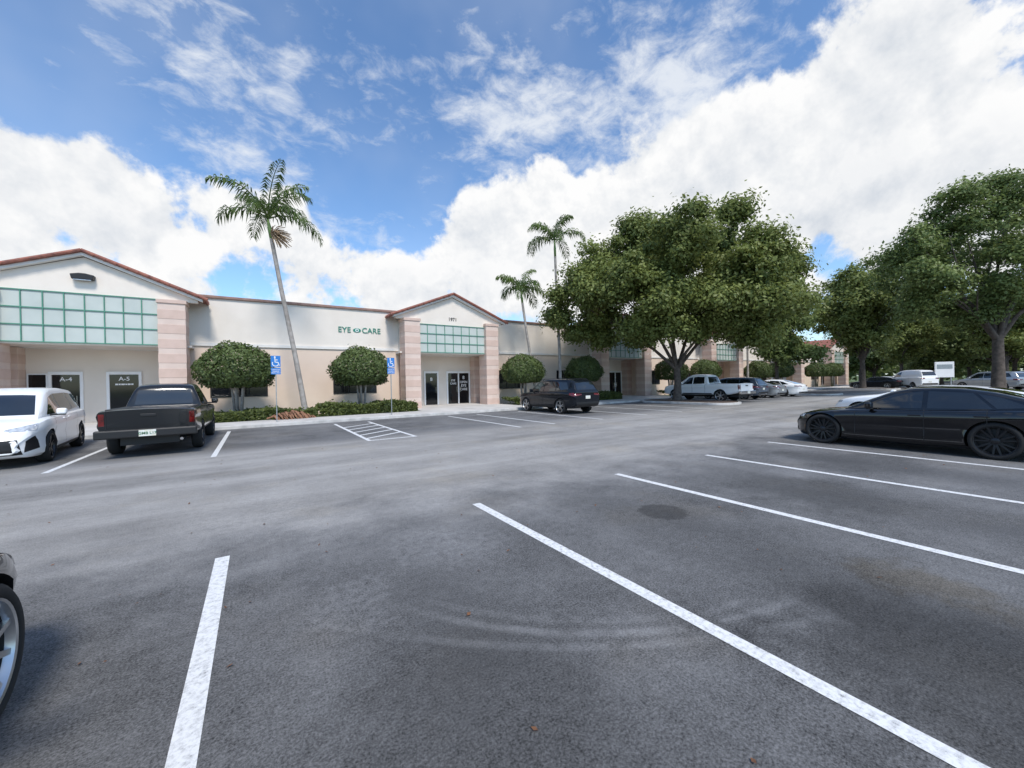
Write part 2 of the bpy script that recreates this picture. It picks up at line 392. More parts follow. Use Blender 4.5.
def rounded(x0, x1, y0, y1, r, n=8):
    pts = []
    for cx, cy, a in ((x1-r, y0+r, -PI/2), (x1-r, y1-r, 0), (x0+r, y1-r, PI/2), (x0+r, y0+r, PI)):
        for k in range(n+1):
            q = a + PI/2*k/n; pts.append((cx+r*math.cos(q), cy+r*math.sin(q)))
    return pts
def island(x0, x1, y0, y1):
    tag(MB().prism_z(rounded(x0, x1, y0, y1, min(1.0, (x1-x0)/2-.05)), -.05, .13).build('island_kerb', M['kerb'], bevel=.02), kind='structure')
    tag(MB().prism_z(rounded(x0+.16, x1-.16, y0+.16, y1-.16, min(.9, (x1-x0)/2-.2)), -.02, .15).build('island_bed', M['mulch']), kind='structure')
island(23.2, 25.8, 12.4, 18.98)
island(40.2, 42.8, 12.4, 18.98)
island(57.2, 59.8, 12.4, 18.98)
island(74.2, 76.8, 12.4, 18.98)
island(42.6, 46.6, -1.0, 6.6)
island(70.5, 73.5, 4.0, 8.6)

# ------------------------------------------------------------------ building
CX = [-23.2, -6.1, 11.05, 28.0, 45.0, 62.0, 79.0]
WALLY = 25.2
YD = 26.7
B = empty('commercial_building', (28, WALLY, 0), 0, 'long one storey peach and white business building with repeated gabled entrance porticos along the lot', 'building')
for i in range(len(CX)+1):
    x0 = CX[i-1]+3.3 if i > 0 else -32
    x1 = CX[i]-3.3 if i < len(CX) else 88
    box('lower_wall', M['peach'], B, x0, x1, WALLY, WALLY+.3, 0, 3.82)
    box('wall_trim', M['trim'], B, x0, x1, WALLY-.07, WALLY+.02, 3.8, 3.96)
    if i > 0 and i < len(CX):
        for wc in (CX[i-1]+5.35, CX[i-1]+11.15):
            f = MB()
            a, b, z0, z1 = wc-1.25, wc+1.25, 1.15, 2.55
            f.box(a, b, WALLY-.04, WALLY+.01, z0, z0+.07).box(a, b, WALLY-.04, WALLY+.01, z1-.07, z1)
            for q in (a, a+.81, b-.88, b-.07): f.box(q, q+.07, WALLY-.038, WALLY+.01, z0+.07, z1-.07)
            fo = f.build('window', M['black'], B)
            box('window_glass', M['glass'], fo, a+.03, b-.03, WALLY-.02, WALLY+.012, z0+.03, z1-.03)
box('upper_wall', M['white_wall'], B, -32, 88, WALLY-.02, WALLY+.3, 3.85, 6.25)
box('side_wall', M['peach'], B, 87.7, 88, WALLY+.3, 45, 0, 6.25)
box('side_wall', M['peach'], B, -32, -31.7, WALLY+.3, 45, 0, 6.25)
box('roof', M['roofing'], B, -31.7, 87.7, WALLY+.3, 45, 5.7, 5.9)
box('parapet_coping', M['coping'], B, -32.1, 88.1, WALLY-.12, WALLY+.4, 6.25, 6.40, bevel=.03)

def door(x0, x1, leaves, sign=None, sub=None, dashes=False):
    Yb = YD
    h = 2.4; f = MB(); g = .11
    f.box(x0-g, x1+g, Yb-.08, Yb-.005, h, h+.14)
    f.box(x0-g, x0, Yb-.08, Yb-.005, 0.13, h).box(x1, x1+g, Yb-.08, Yb-.005, .13, h)
    w = (x1-x0)/leaves
    for k in range(1, leaves): f.box(x0+w*k-.05, x0+w*k+.05, Yb-.075, Yb-.005, .13, h)
    do = f.build('door', M['frame'], B)
    for k in range(leaves):
        a, b = x0+w*k+(.05 if k else 0), x0+w*(k+1)-(.05 if k < leaves-1 else 0)
        box('door_leaf', M['glass'], do, a+.012, b-.012, Yb-.045, Yb-.004, .14, h-.012)
        s = b-.1 if k == 0 else a+.1
        MB().tube([(s, Yb-.09, 1.0), (s, Yb-.09, 1.4)], .015, 8).build('handle', M['chrome'], do)
    if sign: text(sign, .27, M['white'], ((x0+x1)/2, Yb-.055, h-.22), 'unit_number', do, .003)
    if dashes:
        d = MB(); q = x0+.2
        for wd in (.1, .07, .13, .06, .11, .08):
            if q+wd < x1-.12: d.box(q, q+wd, Yb-.056, Yb-.05, h-.52, h-.45)
            q += wd+.02
        d.build('door_lettering', M['white'], do)
    if sub:
        for (t, s, dx, dz) in sub: text(t, s, M['white'], (x0+dx, Yb-.055, dz), 'door_lettering', do, .003)

def portico(cx, doors, windows, number=None, ttop=5.5):
    Yf = 24.0
    box('recess_wall', M['white_wall'], B, cx-3.3, cx+3.3, YD, YD+.2, 0, 3.62)
    box('recess_side_wall', M['peach'], B, cx-3.5, cx-3.3, WALLY+.303, YD+.2, 0, 3.62)
    box('recess_side_wall', M['peach'], B, cx+3.3, cx+3.5, WALLY+.303, YD+.2, 0, 3.62)
    box('soffit', M['soffit'], B, cx-3.5, cx+3.5, Yf+.3, YD-.02, 3.62, 3.72)
    tag(box('entry_walk', M['concrete'], None, cx-3.28, cx+3.28, 21.2, YD-.02, -.05, .128), kind='structure')
    g = MB().prism_y([(cx-2.45,3.6),(cx+2.45,3.6),(cx+2.45,5.75),(cx+3.8,5.75),(cx+3.8,5.86),(cx,7.36),(cx-3.8,5.86),(cx-3.8,5.75),(cx-2.45,5.75)], Yf, Yf+.3)
    for s in (-1, 1):
        a, b = sorted((cx+s*2.6, cx+s*3.3)); g.box(a, b, Yf+.3, WALLY-.03, 3.62, 5.85)
    go = g.build('gable', M['white_wall'], B)
    s_ = (7.45-5.8)/4.1
    def chev(off, t, half): return [(cx-half, 7.45+off-s_*half),(cx, 7.45+off),(cx+half, 7.45+off-s_*half),(cx+half, 7.45+off+t-s_*half),(cx, 7.45+off+t),(cx-half, 7.45+off+t-s_*half)]
    MB().prism_y(chev(-.06, .12, 4.0), Yf-.22, Yf-.01).build('rake_board', M['trim'], go)
    MB().prism_y(chev(.065, .10, 4.12), Yf-.3, 30).build('gable_roof', M['terracotta'], go)
    rt = MB()
    for s in (-1, 1):
        n = 12
        for k in range(n):
            q0, q1 = 4.15*k/n, 4.15*(k+1)/n+.05
            rt.tube([(cx+s*q0, Yf-.3, 7.45+.13-s_*q0+.02), (cx+s*q1, Yf-.3, 7.45+.13-s_*q1)], [.065, .085], 8)
        for yy in np.arange(Yf-.05, 29.6, .32):
            rt.tube([(cx+s*.05, yy, 7.45+.16), (cx+s*4.15, yy, 7.45+.16-s_*4.15)], .07, 6)
    rt.build('roof_tiles', M['terracotta'], go, smooth=True, angle=40)
    box('trellis_panel', M['panel'], go, cx-2.43, cx+2.43, Yf-.03, Yf-.005, 3.66, ttop)
    t = MB(); a, b, z0, z1 = cx-2.42, cx+2.42, 3.66, ttop
    for z in np.linspace(z0, z1-.04, 4): t.box(a, b, Yf-.075, Yf-.034, z, z+.04)
    for x in np.linspace(a, b-.035, 9): t.box(x, x+.035, Yf-.073, Yf-.036, z0+.003, z1-.003)
    t.build('trellis', M['green'], go)
    for s in (-1, 1):
        x0, x1 = cx+s*2.87-.49, cx+s*2.87+.49
        p = box('pier', M['pier_core'], B, x0, x1, Yf-.3, Yf+.75, 0, 5.72)
        bm = MB(); z = .12
        while z < 5.4: bm.box(x0-.012, x1+.012, Yf-.312, Yf+.762, z, z+.42); z += .68
        bm.box(x0-.05, x1+.05, Yf-.35, Yf+.80, 5.6, 5.76)
        bm.build('pier_bands', M['pier_band'], p, bevel=.005)
    for s in (-1, 1):
        x0, x1 = sorted((cx+s*3.29, cx+s*2.6))
        p = box('rear_pilaster', M['pier_core'], B, x0, x1, 26.0, YD-.01, .12, 3.6)
        z = .16; rp = MB()
        while z < 3.3: rp.box(x0+(.01 if s < 0 else -.012), x1+(.012 if s < 0 else -.01), 25.988, YD-.012, z, z+.42); z += .68
        rp.build('pilaster_bands', M['pier_band'], p, bevel=.005)
    for d in doors: door(cx+d[0], cx+d[1], d[2], *d[3:])
    for (a, b, z0, z1) in windows:
        fo = MB().box(cx+a-.06, cx+b+.06, YD-.06, YD-.005, z0-.06, z1+.06).build('window', M['frame'], B)
        box('window_glass', M['glass'], fo, cx+a, cx+b, YD-.075, YD-.05, z0, z1)
    if number: text(number, .32, M['dark_letter'], (cx, Yf-.012, 5.9), 'street_number', go, .01)

portico(CX[0], [(-1.8,-.9,1), (0,1.05,1)], [], None, 5.75)
portico(CX[1], [(-1.8,-.9,1,'A-4'), (.1,1.15,1,'A-5',None,True)], [(-2.5,-1.98,1.0,2.4)], None, 5.8)
portico(CX[2], [(-.98,-.1,1,None,[('8', .34, .44, 1.95)]), (.75,2.45,2,None,[('8', .34, 1.27, 2.05), ('OPEN', .24, 1.27, 1.72), ('EYE', .27, 1.27, 1.45), ('CARE', .25, 1.27, 1.18), ('EYE', .2, .42, 1.85), ('CARE', .2, .42, 1.62)])], [], '1971')
for c in CX[3:]: portico(c, [(-.95,0,1), (.8,2.45,2)], [])

wl = empty('wall_lamp', (-6.1, 24.0, 6.45), 0, 'black wedge shaped wall lamp high on the leftmost white gable', 'lamp')
MB().prism_y([(-6.42,6.36),(-5.78,6.36),(-5.74,6.56),(-6.0,6.62),(-6.2,6.62),(-6.46,6.56)], 23.72, 23.99).build('lamp_housing', M['black'], wl, bevel=.02)
box('lamp_lens', M['headlight'], wl, -6.36, -5.84, 23.74, 23.96, 6.33, 6.357)

es = empty('shop_sign', (5.2, WALLY-.03, 5.0), 0, 'green raised EYE CARE letters with an eye emblem on the white upper wall', 'sign')
text('EYE', .46, M['lettergreen'], (4.48, WALLY-.045, 5.0), 'lettering', es, .02, bold=0)
text('CARE', .46, M['lettergreen'], (6.05, WALLY-.045, 5.0), 'lettering', es, .02, bold=0)
prof = [(5.2+.23*math.cos(q), 5.0+.125*math.sin(q)) for q in np.linspace(0, 2*PI, 24, endpoint=False)]
eo = MB().prism_y(prof, WALLY-.05, WALLY-.021).build('eye_emblem', M['lettergreen'], es)
MB().prism_y([(5.2+.10*math.cos(q), 5.0+.10*math.sin(q)) for q in np.linspace(0, 2*PI, 16, endpoint=False)], WALLY-.06, WALLY-.045).build('eye_ring', M['white'], eo)
MB().prism_y([(5.2+.055*math.cos(q), 5.0+.055*math.sin(q)) for q in np.linspace(0, 2*PI, 16, endpoint=False)], WALLY-.07, WALLY-.055).build('eye_pupil', M['lettergreen'], eo)

# ------------------------------------------------------------------ accessible parking signs
def access_sign(x, y, label, w=.36):
    r = empty('parking_sign', (x, y, .125), 0, label, 'sign', 'accessible parking signs')
    MB().box(x-.018, x+.018, y, y+.036, .125, 2.95).build('post', M['steel'], r)
    p = box('sign_plate', M['sign_blue'], r, x-w/2, x+w/2, y-.012, y-.002, 2.5, 2.98, bevel=.004)
    sy = y-.016; cx_, cz = x, 2.68; m = MB()
    def seg(ax, az, bx, bz, t=.035):
        d = Vector((bx-ax, 0, bz-az)).normalized(); n = Vector((-d.z, 0, d.x))*t/2
        m.add([(ax+n.x, sy, az+n.z), (ax-n.x, sy, az-n.z), (bx-n.x, sy, bz-n.z), (bx+n.x, sy, bz+n.z)], [(0,1,2,3)])
    m.add([(cx_-.03+.035*math.cos(q), sy, cz+.24+.035*math.sin(q)) for q in np.linspace(0, 2*PI, 12, endpoint=False)], [list(range(12))])
    seg(cx_-.03, cz+.2, cx_-.02, cz+.02); seg(cx_-.02, cz+.02, cx_+.08, cz+.02); seg(cx_+.08, cz+.03, cx_+.13, cz-.12); seg(cx_-.03, cz+.12, cx_+.07, cz+.12)
    qs = np.linspace(R_(150), R_(350), 12)
    for a, b in zip(qs[:-1], qs[1:]): seg(cx_-.01+.115*math.cos(a), cz-.03+.115*math.sin(a), cx_-.01+.115*math.cos(b), cz-.03+.115*math.sin(b), .03)
    m.build('wheelchair_symbol', M['white'], p)
    q = box('penalty_plate', M['sign_blue'], r, x-w/2, x+w/2, y-.012, y-.002, 2.18, 2.46, bevel=.004)
    text('PARKING BY', .055, M['white'], (x, y-.016, 2.38), 'sign_lettering', q, .001)
    text('DISABLED', .058, M['white'], (x, y-.016, 2.31), 'sign_lettering', q, .001)
    text('PERMIT ONLY', .052, M['white'], (x, y-.016, 2.24), 'sign_lettering', q, .001)
access_sign(.70, 19.6, 'blue accessible parking sign on a post beside the leaning palm')
access_sign(5.62, 19.6, 'blue accessible parking sign on a post just left of the second portico')

# ------------------------------------------------------------------ vegetation
def leaf_mesh(name, C, Nn, S, T, mat):
    n = len(C)
    rv = rng.normal(size=(n, 3)); t = np.cross(Nn, rv); t /= np.linalg.norm(t, axis=1)[:, None]+1e-9
    nn = Nn/(np.linalg.norm(Nn, axis=1)[:, None]+1e-9); b = np.cross(nn, t)
    s = S[:, None]
    V = np.stack([C+t*s, C+b*s*.55, C-t*s, C-b*s*.55], 1).reshape(-1, 3)
    me = bpy.data.meshes.new(name)
    me.vertices.add(4*n); me.vertices.foreach_set('co', V.astype(np.float32).ravel())
    me.loops.add(4*n); me.loops.foreach_set('vertex_index', np.arange(4*n, dtype=np.int32))
    me.polygons.add(n); me.polygons.foreach_set('loop_start', np.arange(0, 4*n, 4, dtype=np.int32))
    me.update(calc_edges=True)
    a = me.attributes.new('tint', 'FLOAT', 'FACE'); a.data.foreach_set('value', T.astype(np.float32))
    me.materials.append(mat)
    return me

def unit(n):
    v = rng.normal(size=(n, 3)); return v/np.linalg.norm(v, axis=1)[:, None]

def crown_arrays(lobes, lumps, leaves, lump_r, leaf):
    C = []; Nn = []; S = []; T = []
    for c, r in lobes:
        nl = max(5, int(lumps*min(1.3, (r/2.6))))
        for d in unit(nl):
            if d[2] < -.6: d[2] *= -.3
            lc = np.array(c) + d*r*rng.uniform(.3, .92)
            lr = rng.uniform(*lump_r); t0 = rng.uniform(0, 1)
            dv = unit(leaves); rad = lr*np.abs(rng.normal(.72, .36, size=(leaves, 1)))
            C.append(lc + dv*rad*np.array([1, 1, .68]))
            Nn.append(dv + rng.normal(size=(leaves, 3))*.6 + np.array([0, 0, .5]))
            S.append(rng.uniform(.6, 1.25, leaves)*leaf)
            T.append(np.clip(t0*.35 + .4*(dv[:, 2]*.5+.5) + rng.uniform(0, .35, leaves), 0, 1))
    return np.concatenate(C), np.concatenate(Nn), np.concatenate(S), np.concatenate(T)

def trunk_mesh(mb, base_r, h, limbs, lean=(0, 0)):
    top = Vector((lean[0], lean[1], h))
    mb.tube([(0,0,-.05), (0,0,.25), top*.5+Vector((.05,0,0)), top], [base_r*1.5, base_r*1.08, base_r*.85, base_r*.75], 12)
    for e in limbs:
        e = Vector(e); m1 = top.lerp(e, .45) + Vector((random.uniform(-.3,.3), random.uniform(-.3,.3), random.uniform(-.2,.4)))
        mb.tube([top*.9, top.lerp(m1, .5)+Vector((0,0,.1)), m1, e], [base_r*.5, base_r*.36, base_r*.25, base_r*.07], 7)
        for _ in range(2):
            e2 = e + Vector((random.uniform(-1.8,1.8), random.uniform(-1.8,1.8), random.uniform(-.3,1.5)))
            mb.tube([m1, m1.lerp(e2, .5)+Vector((0,0,.2)), e2], [base_r*.18, base_r*.12, base_r*.03], 5)

def tree(name, label, cat, loc, lobes, base_r, fork_h, leafm, lumps, leaves, lump_r, leaf, group=None, nl=8):
    r = empty(name, loc, 0, label, cat, group)
    mb = MB(); trunk_mesh(mb, base_r, fork_h, [(Vector(c)-Vector((0,0,rad*.3))) for c, rad in lobes if c[2] > fork_h][:nl])
    mb.build('trunk', M['bark'], r, smooth=True, angle=60, world=False)
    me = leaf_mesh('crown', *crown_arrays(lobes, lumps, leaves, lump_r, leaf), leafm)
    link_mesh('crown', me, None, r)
    return r

def pl(px, py, rp, dep, px0, depth0, hor0):   # crown lobe turned into offsets from the trunk base
    k = depth0/FPX
    p = RT*((px-px0)*k) + FW*dep
    return ((p.x, p.y, EYE + (hor0-py)*k), rp*k)

oak = []
for px, py, rp, dep in ((655,247,40,0),(715,250,38,1),(765,280,36,0),(604,268,34,0),(572,292,24,0),(640,292,42,-2),(705,298,42,-2.5),(772,312,28,-1),(602,314,26,1),
                        (740,330,24,0),(660,322,24,2),(690,229,20,2),(690,262,45,4.5),(620,280,38,4.5),(740,288,38,4.5),(660,265,38,-4),(725,280,36,-4),(785,270,16,0),(560,318,16,1),
                        (625,332,20,-2),(700,330,22,-2.5),(765,340,18,1),(580,332,14,2),(640,230,18,0),(725,228,16,-1),(786,300,16,2),(680,300,40,1),(655,335,16,-3),(735,345,14,-2),
                        (675,312,28,-3.5),(640,320,22,-4),(715,316,24,-4.5),(675,244,34,0),(610,295,30,-3),(685,334,22,-1),(640,340,16,0),(610,338,16,2),(745,310,26,-3),(590,300,24,-2)):
    oak.append(pl(px, py, rp*.92, dep, 675, 27.2, 379))
tree('oak_tree', 'broad spreading green oak tree standing in the kerbed island beside the white pickup', 'tree', (24.45, 16.4, .12), oak, .27, 2.4, M['leaf_oak'], 29, 330, (.6, 1.15), .125, nl=7)

rt_ = []
for px, py, rp, dep in ((965,230,40,0),(1005,208,36,0),(1050,200,45,0),(930,255,32,1),(912,245,20,0),(990,265,42,-2),(1050,260,50,-2),(940,288,28,0),(908,280,20,-1),(1015,295,34,1),(1090,250,50,0),
                        (965,304,24,2),(1010,184,18,1),(1000,240,45,4),(1060,240,45,4),(945,255,32,4),(1040,305,30,-1),(985,300,28,-1),(930,305,18,1),(960,200,18,0),(1070,300,34,2),(975,318,16,0)):
    rt_.append(pl(px+4, py, rp*.97, dep, 998, 28, 372.5))
tree('shade_tree', 'tall green tree with a thick bare trunk at the right edge of the lot', 'tree', (44.5, 4.3, .12), rt_, .36, 4.2, M['leaf_dark'], 19, 250, (.6, 1.2), .125)

def generic(seed, h, w):
    rs = random.Random(seed); L = []
    for k in range(13):
        q = rs.uniform(0, 2*PI); rr = w*rs.uniform(.1, .62)
        L.append(((rr*math.cos(q), rr*math.sin(q), h*rs.uniform(.36, .8)), w*rs.uniform(.28, .42)))
    L.append(((0, 0, h*.8), w*.36)); L.append(((0, 0, h*.55), w*.45))
    return L
G_FAR = 'trees beyond the far end of the lot'
t_a = tree('lot_tree', 'rounded green tree in the far island beyond the row of white cars', 'tree', (58.5, 15.5, .12), generic(3, 15.2, 6.6), .3, 3.4, M['leaf_oak'], 18, 190, (.8, 1.4), .19)
t_b = tree('lot_tree', 'smaller dark tree right behind the big oak beside the parked sedans', 'tree', (41.5, 17.3, .12), generic(5, 9.0, 4.4), .18, 2.6, M['leaf_dark'], 20, 150, (.6, 1.0), .16)
copy_thing(t_a, (75.5, 15.8, .12), 2.1, 'island tree hiding the far end of the building left of the white van', .82)
copy_thing(t_a, (72.0, 6.4, .12), 4.0, 'island tree between the white van and the tall right hand tree', .86)
far = tree('background_tree', 'pale green background tree past the end of the building', 'tree', (92, 17, 0), generic(8, 13, 6.5), .3, 3.0, M['leaf_far'], 16, 110, (.9, 1.6), .3, G_FAR)
far2 = tree('background_tree', 'bushy background tree at the far right behind the silver car', 'tree', (78, -2, 0), generic(12, 10, 6), .3, 2.2, M['leaf_dark'], 16, 110, (.9, 1.6), .3, G_FAR)
spots = [(84,8,1.0,.3,far,'background tree just right of the white van'),(100,8,1.1,2,far,'tallest background tree between the van and the silver car'),(97,24,1.0,1.1,far2,'dark background tree against the end of the building'),
         (110,14,1.15,4,far2,'dark background tree framed above the far dark sedan'),(112,30,1.2,2.5,far,'farthest background tree behind the building end'),(90,-6,.9,5,far2,'low background tree behind the right hand car'),
         (104,-4,1.0,.8,far,'background tree behind the white sign at the far right'),(120,2,1.1,3,far2,'broad background tree on the far skyline'),(82,13,.7,1,far2,'small background tree beside the white van'),
         (95,-16,.9,2.2,far,'background tree at the extreme right skyline'),(74,-9,.8,3.3,far,'background tree at the right frame edge')]
for x, y, s, rz, src, lb in spots: copy_thing(src, (x, y, 0), rz, lb, s)

n = 9000
hb = np.stack([rng.uniform(118, 128, n), rng.uniform(-90, 80, n), rng.uniform(0, 1, n)**.7*4.5 + rng.uniform(0, 1, n)], 1)
tag(link_mesh('distant_hedgerow', leaf_mesh('distant_hedgerow', hb, unit(n)+np.array([-.5, 0, .3]), rng.uniform(.5, 1.0, n), rng.uniform(0, 1, n), M['leaf_far']), None),
    'long green mass of distant shrubs closing off the far end of the lot', 'shrubs', kind='stuff')

def ball(x, y, label, w, hh, zc):
    r = empty('round_topiary', (x, y, .05), 0, label, 'topiary', 'round clipped trees along the facade')
    mb = MB()
    for k in range(5):
        q = k*1.3+.4
        mb.tube([(.10*math.cos(q), .10*math.sin(q), -.05), (.24*math.cos(q), .24*math.sin(q), zc-hh*.8), (.7*math.cos(q), .7*math.sin(q), zc)], [.065, .05, .03], 7)
    mb.build('trunk', M['palmbark'], r, smooth=True, world=False)
    n = 11000; d = unit(n)
    bump = 1 + .06*np.sin(5*d[:, 0]+3*d[:, 2]) + .055*np.sin(7*d[:, 1]-4*d[:, 2]) + .035*np.sin(13*d[:, 0]+11*d[:, 1])
    rad = np.clip(1-np.abs(rng.normal(0, .09, n))+(rng.uniform(0, 1, n) < .06)*rng.uniform(0, .12, n), .5, 1.15)*bump
    C = d*rad[:, None]*np.array([w/2, w/2, hh]) + np.array([0, 0, zc]); C[:, 2] = np.maximum(C[:, 2], zc-hh*.66+rng.uniform(-.12, .12, n))
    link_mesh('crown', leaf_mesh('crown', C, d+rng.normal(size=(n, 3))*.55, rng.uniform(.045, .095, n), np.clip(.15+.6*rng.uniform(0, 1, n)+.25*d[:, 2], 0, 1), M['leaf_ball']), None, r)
    return r
b1 = ball(-.75, 22.7, 'round clipped tree nearest the left portico behind the dark pickup', 3.15, 1.18, 2.5)
b2 = ball(4.9, 22.8, 'round clipped tree under the green EYE CARE letters', 3.0, 1.18, 2.5)
BL = {(15.9): 'round clipped tree behind the dark crossover', (21.8): 'round clipped tree between the crossover and the oak island', (33.0): 'round clipped tree past the third portico behind the white pickup',
      (38.8): 'round clipped tree behind the parked sedans', (50.0): 'round clipped tree past the fourth portico', (55.8): 'round clipped tree before the fifth portico',
      (67.0): 'round clipped tree past the fifth portico', (72.8): 'round clipped tree before the last portico'}
for k, (x, lb) in enumerate(BL.items()): copy_thing((b1, b2)[k % 2], (x, 22.8, .05), k*1.3, lb, .95)

def hedge(x0, x1, y0, y1, h, label, n):
    P = np.stack([rng.uniform(x0, x1, n), rng.uniform(y0, y1, n), np.zeros(n)], 1)
    hv = h*(.88+.12*np.sin(P[:, 0]*2.1+1)+.08*np.sin(P[:, 0]*5.3)*np.cos(P[:, 1]*4))
    face = rng.uniform(0, 1, n) < .45
    P[face, 1] = y0 + np.abs(rng.normal(0, .1, face.sum()))
    P[:, 2] = np.where(face, rng.uniform(.1, 1, n)*hv, hv-np.abs(rng.normal(0, .1, n)))+.05
    tall = rng.uniform(0, 1, n) < .03; P[tall, 2] += rng.uniform(0, .16, tall.sum())
    o = link_mesh('hedge', leaf_mesh('hedge', P-np.array([(x0+x1)/2, y0, 0]), unit(n)+np.array([0, -.5, .6]), rng.uniform(.045, .1, n), rng.uniform(0, 1, n), M['leaf_hedge']), None)
    o.location = ((x0+x1)/2, y0, 0)
    return tag(o, label, 'hedge', 'low hedges below the facade')
h1 = hedge(-2.6, 2.5, 21.35, 23.2, .55, 'low dark hedge below the leaning palm', 9000)
h2 = hedge(2.6, 7.6, 21.4, 23.2, .68, 'low hedge running up to the left pier of the second portico', 9000)
for src, x, lb in ((h1, 16.9, 'low hedge right of the second portico behind the crossover'), (h2, 22.1, 'low hedge in front of the wall left of the third portico'), (h1, 34, 'low hedge right of the third portico'),
                   (h2, 39.3, 'low hedge left of the fourth portico'), (h1, 51, 'low hedge right of the fourth portico'), (h2, 56.3, 'low hedge left of the fifth portico')):
    c = src.copy(); COL.objects.link(c); c.location = (x, 21.4, 0); c['label'] = lb

def frond_mesh(az, e0, length, droop, leafl=.7, wid=.036):
    mb = MB(); pts = []; p = Vector((0, 0, 0)); nst = 26; e = e0
    for k in range(nst+1):
        pts.append(p.copy()); t = k/nst
        e = e0 - droop*t**1.3
        p = p + Vector((math.cos(az)*math.cos(e), math.sin(az)*math.cos(e), math.sin(e)))*length/nst
    mb.tube(pts[::2], list(np.linspace(.04, .01, len(pts[::2]))), 5)
    side = Vector((-math.sin(az), math.cos(az), 0))
    for k in range(2, nst):
        t = k/nst; d = (pts[k+1]-pts[k]).normalized(); up = side.cross(d)*-1
        if up.z < 0: up = -up
        ll = leafl*(math.sin(PI*min(1, t*.82+.16))**.6)
        for s in (-1, 1):
            for j in range(2):
                v = (side*s*random.uniform(.55, 1) + d*random.uniform(.3, .9) + up*random.uniform(-.55, .4)).normalized()
                b0 = pts[k].lerp(pts[k+1], random.random())
                m1 = b0 + v*ll*.5; e1 = b0 + v*ll*.85 + Vector((0, 0, -.42*ll-.05))
                wv = d*wid
                mb.add([b0-wv*.4, m1-wv, e1, m1+wv], [(0,1,2,3)])
    return mb

def palm(x, y, hub, label, nf, fl, r0=.17, seeds=False, elev=(82, 62)):
    r = empty('palm_tree', (x, y, .05), 0, label, 'palm tree', 'slender palms along the facade')
    hv = Vector(hub)
    pts = [(0,0,-.1), (0,0,.25), hv*.3+Vector((.06,0,0)), hv*.65, hv*.9]
    MB().tube(pts, [r0*1.5, r0*1.1, r0*.9, r0*.8, r0*.75], 12).build('trunk', M['palmbark'], r, smooth=True, angle=50, world=False)
    MB().tube([hv*.89, hv*.95, hv*1.0], [r0*.72, r0*.8, r0*.35], 10).build('crownshaft', M['crownshaft'], r, smooth=True, world=False)
    for k in range(nf):
        az = k*2.399 + random.uniform(-.25, .25); f = k/nf
        e0 = R_(elev[0] - elev[1]*f + random.uniform(-10, 10)); L_ = fl*random.uniform(.85, 1.1)
        me = frond_mesh(az, e0, L_, R_(105+30*random.random()-30*(f < .2)))
        m = me.mesh('frond', -hv)
        a = m.attributes.new('tint', 'FLOAT', 'FACE'); a.data.foreach_set('value', np.clip(rng.uniform(0, .8, len(m.polygons))+.2*(1-f), 0, 1).astype(np.float32))
        link_mesh('frond', m, M['leaf_palm'], r)
    if seeds:
        mb = MB()
        for k in range(80):
            q = random.uniform(-1.0, 1.0); l = random.uniform(.5, 1.15); b0 = hv*.92
            e = b0 + RT*(l*math.cos(q)) - FW*(l*math.sin(q)*.6+.2) + Vector((0, 0, random.uniform(-.75, .25)))
            mb.tube([b0, b0.lerp(e, .6)+Vector((0,0,.12)), e], [.025, .016, .016], 4)
        mb.build('seed_cluster', M['seed'], r, world=False)
    return r
palm(2.05, 22.3, RT*(-1.7)+Vector((0,0,10.1)), 'tall leaning palm with a brown seed cluster beside the EYE CARE letters', 11, 3.0, .125, True)
palm(19.0, 22.4, RT*(-.25)+Vector((0,0,12.1)), 'tallest slender palm just left of the big oak', 10, 2.8, .12)
palm(16.9, 22.6, RT*(-1.0)+Vector((0,0,8.1)), 'shorter palm leaning left beside the second portico', 9, 2.4, .11)
palm(47.0, 22.6, Vector((.2,0,7.0)), 'distant slender palm between the oak and the far island tree', 12, 2.4, .13)

df = frond_mesh(.1, R_(20), 2.0, R_(50), .6, .05)
o = df.build('fallen_frond', M['dead'], None); o.location = (.35, 20.95, .2); tag(o, 'dry brown palm frond fallen at the front of the low hedge', 'frond')

n = 420
P = np.stack([rng.uniform(-4, 22, n), rng.uniform(.8, 12, n), np.full(n, .012)], 1)
o = link_mesh('leaf_litter', leaf_mesh('leaf_litter', P, np.stack([rng.normal(0, .25, n), rng.normal(0, .25, n), np.ones(n)], 1), rng.uniform(.010, .026, n), rng.uniform(0, 1, n), M['litter']), None)
tag(o, 'tiny dry brown leaves scattered over the asphalt', 'leaves', kind='stuff')

# ------------------------------------------------------------------ vehicles
def smooth_tab(tab, d):
    xs = np.array([a for a, b in tab]); zs = np.array([b for a, b in tab])
    return lambda q: float(np.mean([np.interp(q+k*d, xs, zs) for k in (-2, -1, 0, 1, 2)]))

def lower_loft(sp):
    L = sp['L']; W = sp['W']/2
    zt, zb, wf = smooth_tab(sp['zt'], .03), smooth_tab(sp['zb'], .03), smooth_tab(sp['w'], .03)
    ys = sorted(set([round(v, 4) for v in np.linspace(-L/2+.2, L/2-.2, 36)] + [s*(L/2-e) for s in (-1, 1) for e in (0, .012, .03, .06, .1, .15)]))
    rings = []
    for y in ys:
        w = wf(y)*W; t = zt(y); b = zb(y); h = t-b; c = sp.get('crown', .035)
        half = [(0,b),(.6*w,b),(w-.10,b+.004),(w-.035,b+.07*min(1, h/.5)),(w-.012,b+.26*h),(w-.034,b+.5*h),(w-.004,b+.735*h),(w,b+.75*h),(w-.018,t-.11*h),(w-.04,t-.045*h),(w-.09,t-.004),(.55*w,t+.65*c),(0,t+c)]
        rings.append([(x, y, z) for x, z in half] + [(-x, y, z) for x, z in half[-2:0:-1]])
    return rings

